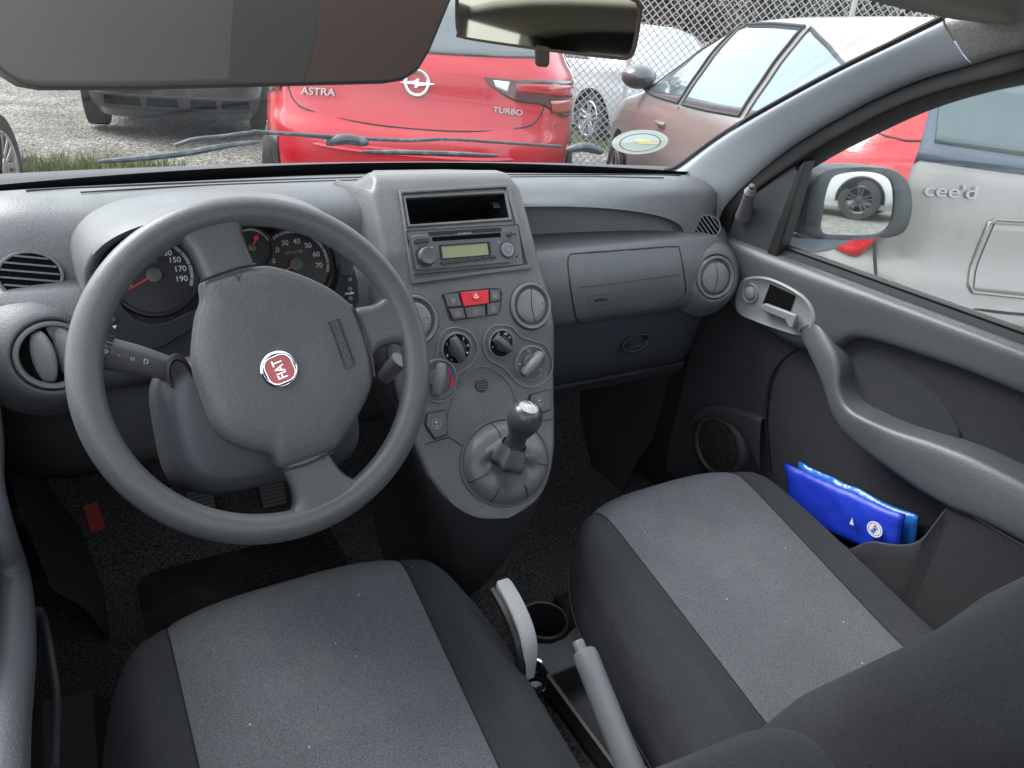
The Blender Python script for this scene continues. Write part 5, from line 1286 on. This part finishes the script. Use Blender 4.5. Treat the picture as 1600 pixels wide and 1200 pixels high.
# tail lamps wrap round the corner (angles in t)
for sg in (-1,1):
    tcor=lambda d: (-pi/2+sg*d)
    B=[(d,z) for d,z in ((.42,.82),(.50,.73),(.62,.69),(.95,.76),(1.25,.88))]; T=[(d,z) for d,z in ((.42,1.18),(.47,1.20),(.52,1.20),(.60,1.14),(1.22,1.02))]
    tl=on(rk,rpatch(SK,B,T,.008,lambda a,z:tcor(a),40,18),'tail_light',LAMPB,angle=180)
    MB().tube([SK.O(tcor(d),z,.009) for d,z in ((.42,1.08),(.5,1.075),(.62,1.08),(.8,1.09))],.004,6).build('lens_joint',LAMPD,tl)
on(rk,rpatch(SK,[(-.70,1.03),(0,1.01),(.70,1.03)],[(-.57,1.40),(0,1.41),(.57,1.40)],.006,kc),'tailgate_glass',mat('dark_window_surround',(.07,.09,.13),.15,coat=.8),angle=180)
on(rk,rpatch(SK,[(-.56,1.08),(0,1.06),(.56,1.08)],[(-.50,1.34),(0,1.36),(.50,1.34)],.010,kc),'rear_window',mat('hatch_glass',(.10,.13,.14),.05,metal=.3,coat=.5),angle=180)
seam(rk,SK,kc,[(-.60,1.03),(-.665,.95),(-.675,.8),(-.66,.66),(-.62,.60),(-.3,.585),(0,.58),(.3,.585),(.62,.60),(.66,.66),(.675,.8),(.665,.95),(.60,1.03)],.005)
rec=rpatch(SK,[(-.36,.64),(0,.63),(.36,.64)],[(-.33,.86),(0,.865),(.33,.86)],.004,kc); on(rk,rec,'plate_recess',P_SIL,angle=180)
MB().tube([SK.O(kc(x,z),z,.004) for x,z in dens([(-.35,.86),(-.33,.872),(0,.878),(.33,.872),(.35,.86),(.375,.66),(.36,.64),(0,.628),(-.36,.64),(-.375,.66)],8)],.005,8,True).build('recess_edge',P_SIL,rk)
o_=SK.O(kc(-.50,.945),.945,.007); n_=SK.N(kc(-.50,.945),.945); f_=Fr(o_,V3((1,0,0))-n_*n_.x,(0,.1,1)); text('model_badge',"cee'd",f_,.056,BADGE,rk,ext=.003,sx=1.45,bold=.0003)
o_=SK.O(kc(0,.945),.945,.01); MB().lathe(Fr(o_,(1,0,0),(0,.1,1)),[(.065,-.01),(.065,.004),(.058,.006),(.055,.002)],36,ry=.5).build('oval_emblem',CHROME,rk)
text('emblem_letters','KIA',Fr(o_+V3((0,-.004,0)),(1,0,0),(0,.1,1)),.042,CHROME,rk,ext=.002)
# -- other cars
SG=Shell([(.18,.78,.12,4.0),(.32,.84,.03,4.12),(.50,.87,0,4.15),(.66,.88,.02,4.1),(.80,.875,.06,3.9),(.94,.86,.09,3.25),(1.06,.82,.18,3.0),(1.22,.74,.36,2.6),(1.38,.64,.55,2.2),(1.46,.42,.8,1.7)],5)
pD=at(118,172,D=6.6); aD=R_(10); rd2=car('parked_car','dark grey hatchback half hidden behind the sun visor on the left',P_DK,(pD.x+.85*cos(aD),pD.y-.85*sin(aD),.03),aD,SG,rimm=RIMD)
gc2=lambda x,z:SG.tr(x,z)
for sg in (-1,1): on(rd2,rpatch(SG,[(sg*.30,.62),(sg*.80,.585)],[(sg*.28,.64),(sg*.84,.66)],.006,gc2),'tail_light',LAMPB,angle=180)
on(rd2,rpatch(SG,[(-.62,1.03),(.62,1.03)],[(-.5,1.36),(.5,1.36)],.006,gc2),'rear_window',CWIN,angle=180)
on(rd2,rpatch(SG,[(-.75,.26),(.75,.26)],[(-.76,.40),(.76,.40)],.006,gc2),'lower_bumper',LOWER,angle=180)
side_windows(rd2,SG,-1,[(1.0,1.9,1.01,.99,1.15,1.9,1.33,1.36),(2.0,2.9,.99,.98,2.0,2.4,1.36,1.2)],CWINB)
pL=at(6,215,D=4.1); a8=R_(168); fwd=V3((sin(a8),cos(a8),0)); rgt=V3((cos(a8),-sin(a8),0)); 
oL=V3((pL.x,pL.y,0))-rgt*.90-fwd*3.45
oL=V3((pL.x,pL.y,0))+rgt*.87-fwd*3.45
rl2=car('parked_car','dark car at the far left, only its silver alloy wheel in view',P_DK,(oL.x,oL.y,0),a8,SG,steer=(24,0),spokes=7,wr=.31)
pB=at(917,185,D=9.3); aB=R_(2); fwd=V3((sin(aB),cos(aB),0)); rgt=V3((cos(aB),-sin(aB),0)); oB=V3((pB.x,pB.y,0))+rgt*.87-fwd*.8
rb=car('parked_car','pale silver car behind the wire fence, its alloy wheel showing',P_LG,(oB.x,oB.y,0),aB,SG,yb=3.3,ya=.8)
side_windows(rb,SG,-1,[(1.0,1.9,1.01,.99,1.15,1.9,1.33,1.36),(2.0,2.9,.99,.98,2.0,2.4,1.36,1.2)],CWINB)
pC=at(985,75,D=11.5); rcr=car('parked_car','distant red car partly seen beyond the interior mirror',P_RED,(pC.x,pC.y,0),R_(60),SG)
side_windows(rcr,SG,-1,[(1.0,1.9,1.01,.99,1.15,1.9,1.33,1.36),(2.0,2.9,.99,.98,2.0,2.4,1.36,1.2)],CWIN)
# white car seen in the wing mirror
dr=(mc-CAM).normalized(); rf2=dr-nrm*2*dr.dot(nrm); print('mirror reflects to',rf2)
h_=V3((rf2.x,rf2.y,0)).normalized(); pW=V3((mc.x,mc.y,0))+h_*12.5
rw_=car('parked_car','white car with dark alloy wheels reflected in the wing mirror',P_WHITE,(pW.x-3.2,pW.y-.8,0),R_(72),SG,rimm=RIMD)
side_windows(rw_,SG,1,[(1.0,1.9,1.01,.99,1.15,1.9,1.33,1.36),(2.0,2.9,.99,.98,2.0,2.4,1.36,1.2)],CWIN)
side_windows(rw_,SG,-1,[(1.0,1.9,1.01,.99,1.15,1.9,1.33,1.36),(2.0,2.9,.99,.98,2.0,2.4,1.36,1.2)],CWIN)
# ---- fence
a34=YAW; fr_d=V3((sin(a34),cos(a34),0)); fr_r=V3((cos(a34),-sin(a34),0))
FO=V3((CAM.x,CAM.y,0))+fr_d*7.9
fe=thing('chain_link_fence','galvanised chain link fence with posts behind the parked cars','fence',FO)
FW=MB(); x0_,x1_,H_=-.2,5.2,2.3; sp_=.075
def strip(m,a,b,w_=.0045):
    t=(b-a).normalized(); q=t.cross(fr_d).normalized()*w_; m.add([a-q,a+q,b+q,b-q],[(0,1,2,3)])
n=int((x1_-x0_+H_)/sp_)
for i in range(n):
    for sgn in (1,-1):
        s0_=x0_-(H_ if sgn>0 else 0)+i*sp_; a=V3((s0_,0)+(0,)); 
        xa,za,xb,zb=s0_,(0 if sgn>0 else H_),s0_+H_,(H_ if sgn>0 else 0)
        if sgn<0: xa=s0_; xb=s0_+H_; xa-=H_; xb-=H_
        # clip to x range
        def clipx(xa,za,xb,zb):
            if xb<x0_ or xa>x1_: return None
            if xa<x0_: za=za+(zb-za)*(x0_-xa)/(xb-xa); xa=x0_
            if xb>x1_: zb=za+(zb-za)*(x1_-xa)/(xb-xa); xb=x1_
            return xa,za,xb,zb
        c_=clipx(xa,za,xb,zb)
        if c_ and c_[2]-c_[0]>.01:
            A_=FO+fr_r*c_[0]+V3((0,0,c_[1])); B_=FO+fr_r*c_[2]+V3((0,0,c_[3])); strip(FW,A_,B_)
WIRE=mat('galvanised_wire',(.42,.43,.44),.45,metal=.3)
FW.build('wire_mesh',WIRE,fe,smooth=False)
for x in (.85,2.9,4.95): MB().tube([FO+fr_r*x+V3((0,0,0)),FO+fr_r*x+V3((0,0,2.35))],.025,12).build('post',WIRE,fe)
MB().tube([FO+fr_r*x0_+V3((0,0,2.3)),FO+fr_r*x1_+V3((0,0,2.3))],.006,8).build('top_wire',WIRE,fe)
# ---- bushes beyond
BARK=mat('bark',(.09,.075,.06),.9); LEAF=[mat('leaf_a',(.07,.08,.045),.9,var=.4,vscale=6,spec=.1),mat('leaf_b',(.10,.092,.07),.9,var=.4,vscale=6,spec=.1),mat('leaf_c',(.05,.065,.04),.9,var=.4,vscale=6,spec=.1)]
def bush(x,d,r,h,k,label):
    o=FO+fr_r*x+fr_d*d; b=thing('bush',label,'bush',o,'bushes beyond the fence'); m=MB(); tw=MB()
    for i in range(14):
        a=random.random()*2*pi; q=random.random()*.6; e=o+V3((r*q*cos(a),r*q*sin(a),h*(.5+.4*random.random()))); tw.tube([o+V3((.1*cos(a),.1*sin(a),0)),o.lerp(e,.5)+V3((0,0,.1)),e],[.03,.018,.006],6)
    tw.build('stems',BARK,b)
    cl_=[(random.random()*2*pi,random.random()**.5,random.random()) for _ in range(46)]
    for a,q,z in cl_:
        prof=(1-(2*z-1)**2*.7)**.5; c=o+V3((r*q*prof*cos(a),r*q*prof*sin(a),h*(.08+.9*z)))
        for _ in range(130):
            p=c+V3((random.gauss(0,.2*r),random.gauss(0,.2*r),random.gauss(0,.11*h*.6))); s_=.035+.05*random.random(); u=V3((random.gauss(0,1),random.gauss(0,1),random.gauss(0,1))).normalized(); v=u.cross(V3((random.random(),random.random(),random.random()+.1))).normalized()
            if p.z<.02: continue
            m.add([p-u*s_,p+v*s_*.5,p+u*s_,p-v*s_*.5],[(0,1,2,3)])
    m.build('foliage',LEAF[k],b,smooth=False)
for i,(x,d,r,h,k,lab) in enumerate(((-1.5,5.5,1.5,2.6,2,'dark green bush beyond the fence, behind the red hatchback'),(1.2,6.2,1.6,2.4,1,'brownish bush beyond the fence near the mirror'),(3.6,5.2,1.7,2.9,1,'tall dry brown bush beyond the fence behind the silver estate car'),(6.2,6.0,1.8,3.2,0,'olive green bush far right beyond the fence'),(-4.5,7,1.9,2.8,0,'olive bush at the left edge of the lot'),(9.0,5.5,2.0,3.1,2,'dark bush at the far right end of the lot'))):
    bush(x,d,r,h,k,lab)
g0=at(40,275,Z=0); grass('grass',(g0.x+.0,g0.y+.05),1.15,.5,3400,'tufts of green grass on the gravel at lower left of windscreen')
g1=at(930,225,Z=0); grass('grass',(g1.x,g1.y+.3),2.2,.9,5200,'green grass growing beneath the wire fence',.14)
# ---- own bonnet, cowl and wipers
body=thing('bonnet_cowl','dark plastic cowl strip under the windscreen outside','cowl',(0,.7,1.0))
MB().grid([[V3((x,.60-.30*x*x*.62+dy,z)) for x in [-.74+.037*i for i in range(41)]] for dy,z in ((-.02,1.03),(.015,1.044),(.05,1.046),(.10,1.03),(.2,.985))]).build('cowl_panel',mat('cowl_plastic',(.03,.034,.04),.5,bump=(200,.4,.001)),body)
bn=MB().grid([[V3((x,.78-.30*x*x*.62+dy,z-.10*(abs(x)/.75)**3)) for x in [-.76+.038*i for i in range(41)]] for dy,z in ((0,.985),(.1,.972),(.3,.93),(.5,.87),(.62,.80),(.68,.70))]); tag(bn.build('bonnet',P_SIL,None,angle=180),'short silver bonnet of our own car just beyond the cowl','bonnet')
WIP=mat('wiper_black',(.045,.055,.065),.5,wear=(60,.5,(.2,.22,.23),.4))
def wpts(pix,off): 
    o=[]
    for x,y in pix: p,n=on_ws(x,y); o.append(p-n*off)
    return o
def wiper(label,blade,arm,cap):
    t=thing('wiper',label,'wiper',on_ws(*arm[-1])[0],'wipers resting on the windscreen')
    MB().tube(crom(wpts(blade,.016),24),[.003+.004*sin(pi*i/23)**.5 for i in range(24)],8,flat=.7).build('blade',WIP,t)
    MB().tube(crom(wpts(arm,.03),20),.0030,8).build('arm',WIP,t)
    c=wpts(cap,.025); MB().tube(crom(c,10),[.007,.011,.012,.013,.013,.013,.013,.012,.011,.008],12,flat=.7).build('pivot_cap',WIP,t)
wiper('dusty black wiper lying at the lower left of windscreen',[(160,268),(230,262),(300,253),(372,240),(410,236)],[(285,255),(315,245),(360,240),(404,234),(470,236),(520,240)],[(515,244),(545,238),(578,243)])
wiper('black wiper arm lying low behind the centre of the dashboard',[(570,250),(640,251),(700,252),(780,255)],[(404,232),(520,238),(640,243),(700,240),(760,243),(880,250)],[(888,252),(915,247),(942,254)])

# rear of our own cabin (seen in the mirrors only)
rc_=thing('rear_cabin','rear roof and tailgate of our own car reflected in the interior mirror','car body',(0,-2,1))
MB().grid([[V3((x,y,1.44-.05*abs(x/.6)**4)) for x in [-.6+.1*i for i in range(13)]] for y in (-1.3,-1.6,-2.0,-2.35)]).build('rear_roof_lining',HEADL,rc_,solid=.02,soff=1)
MB().ring(Fr((0,-2.4,.95),(1,0,0),(0,.12,1)),rrect(1.3,1.0,.08),rrect(1.0,.42,.1,5,0,.2),-.04,.04).build('tailgate',LOWER,rc_)
for sg in (-1,1):
    MB().slab([V3((sg*.62,-1.25,.9)),V3((sg*.62,-1.35,.9)),V3((sg*.57,-1.3,1.42)),V3((sg*.57,-1.2,1.42))],(sg*.06,0,0)).build('door_pillar',TRIM,rc_)
    MB().slab([V3((sg*.62,-2.0,.9)),V3((sg*.62,-2.4,.9)),V3((sg*.57,-2.3,1.42)),V3((sg*.57,-2.1,1.42))],(sg*.06,0,0)).build('door_pillar',TRIM,rc_)
rs_=thing('rear_bench','dark fabric rear bench seat behind the front seats','rear seat',(0,-1.5,.5))
MB().prism(Fr((0,-1.75,.80),(1,0,0),(0,-.3,1)),rrect(1.2,.5,.08),-.05,.05).build('bench_backrest',FAB_D,rs_,bevel=.03,bseg=3)
fl=thing('car_flank','white flank of our own car seen in the wing mirror','car body',(.8,-1.6,.7))
MB().slab([V3((.80,-.75,.35)),V3((.80,-2.6,.35)),V3((.80,-2.6,1.0)),V3((.80,-.75,.96))],(-.03,0,0)).build('rear_door_skin',P_WHITE,fl,bevel=.01)
MB().slab([V3((.78,-.85,.99)),V3((.78,-1.55,1.01)),V3((.68,-1.5,1.38)),V3((.68,-.95,1.38))],(-.01,0,0)).build('rear_side_window',CWIN,fl)
MB().slab([V3((.78,-1.65,1.01)),V3((.78,-2.2,1.03)),V3((.70,-2.1,1.36)),V3((.68,-1.65,1.38))],(-.01,0,0)).build('rear_side_window',CWIN,fl)
MB().tube([V3((.66,-.9,1.40)),V3((.66,-2.2,1.40))],.03,10).build('roof_rail',P_WHITE,fl)
# pouches in the door pocket
PB=mat('pouch_dark_blue',(.010,.038,.50),.45,spec=.6,bump=(25,.4,.006)); PB2=mat('pouch_light_blue',(.02,.17,.62),.28,spec=.7,bump=(30,.6,.01))
def pouch(name,label,pix,X,th,mt,wob):
    P_=[at(x,y,X=X) for x,y in pix]; t=thing(name,label,'pouch',sum(P_,V3())/len(P_))
    n=len(P_); a,b,c,d=P_
    rows=[]
    for i in range(25):
        u=i/24; row=[]
        for j in range(9):
            v=j/8; p=a.lerp(b,u).lerp(d.lerp(c,u),v); e=(sin(pi*v))**.4*min(1,sin(pi*u)*4)
            row.append(p+V3((-th*e-wob*noise.noise(p*40)*e,0,wob*.6*noise.noise(p*30+V3((3,0,0))))))
        rows.append(row)
    rows2=[[p+V3((th*.5+.001,0,0)) for p in r] for r in rows]
    MB().grid([r for r in rows]).build('pouch_body',mt,t,solid=.008,soff=1,angle=180)
    return t,rows
pt2,_=pouch('document_pouch','light blue crinkled pouch standing behind the dark blue one in the door pocket',[(1247,722),(1434,808),(1425,880),(1250,800)],.648,.004,PB2,.006)
pt1,rw1=pouch('document_pouch','dark blue pouch with a round white logo in the front door pocket',[(1226,724),(1412,806),(1402,880),(1235,810)],.625,.007,PB,.004)
a=at(1367,827,X=.607); du=at(1385,834,X=.607)-a; dv=V3((0,0,1)); lf_=Fr(a,du,dv)
MB().ring(lf_,circ(.0145,36),circ(.0120,36),0,.0008).build('logo_ring',WHITE,pt1)
MB().prism(lf_,circ(.0109,32),0,.0006).build('logo_disc',WHITE,pt1)
text('logo_letters','FIAT',lf_.rot(62).off(0,0,.0009),.0095,PB,pt1,sx=.85,bold=.0003)
MB().prism(Fr(at(1331,815,X=.607),du,dv),[(0,.008),(-.004,-.006),(.0045,-.006)],0,.0006).build('logo_point',WHITE,pt1)

for x0,x1 in ((-.62,-.30),(-.26,.02),(.12,.36),(.40,.66)):
    on(rd2,rpatch(SG,[(x0,.30),(x1,.30)],[(x0+.01,.375),(x1-.01,.375)],.009,gc2,8,3),'bumper_slot',VOID,angle=180)
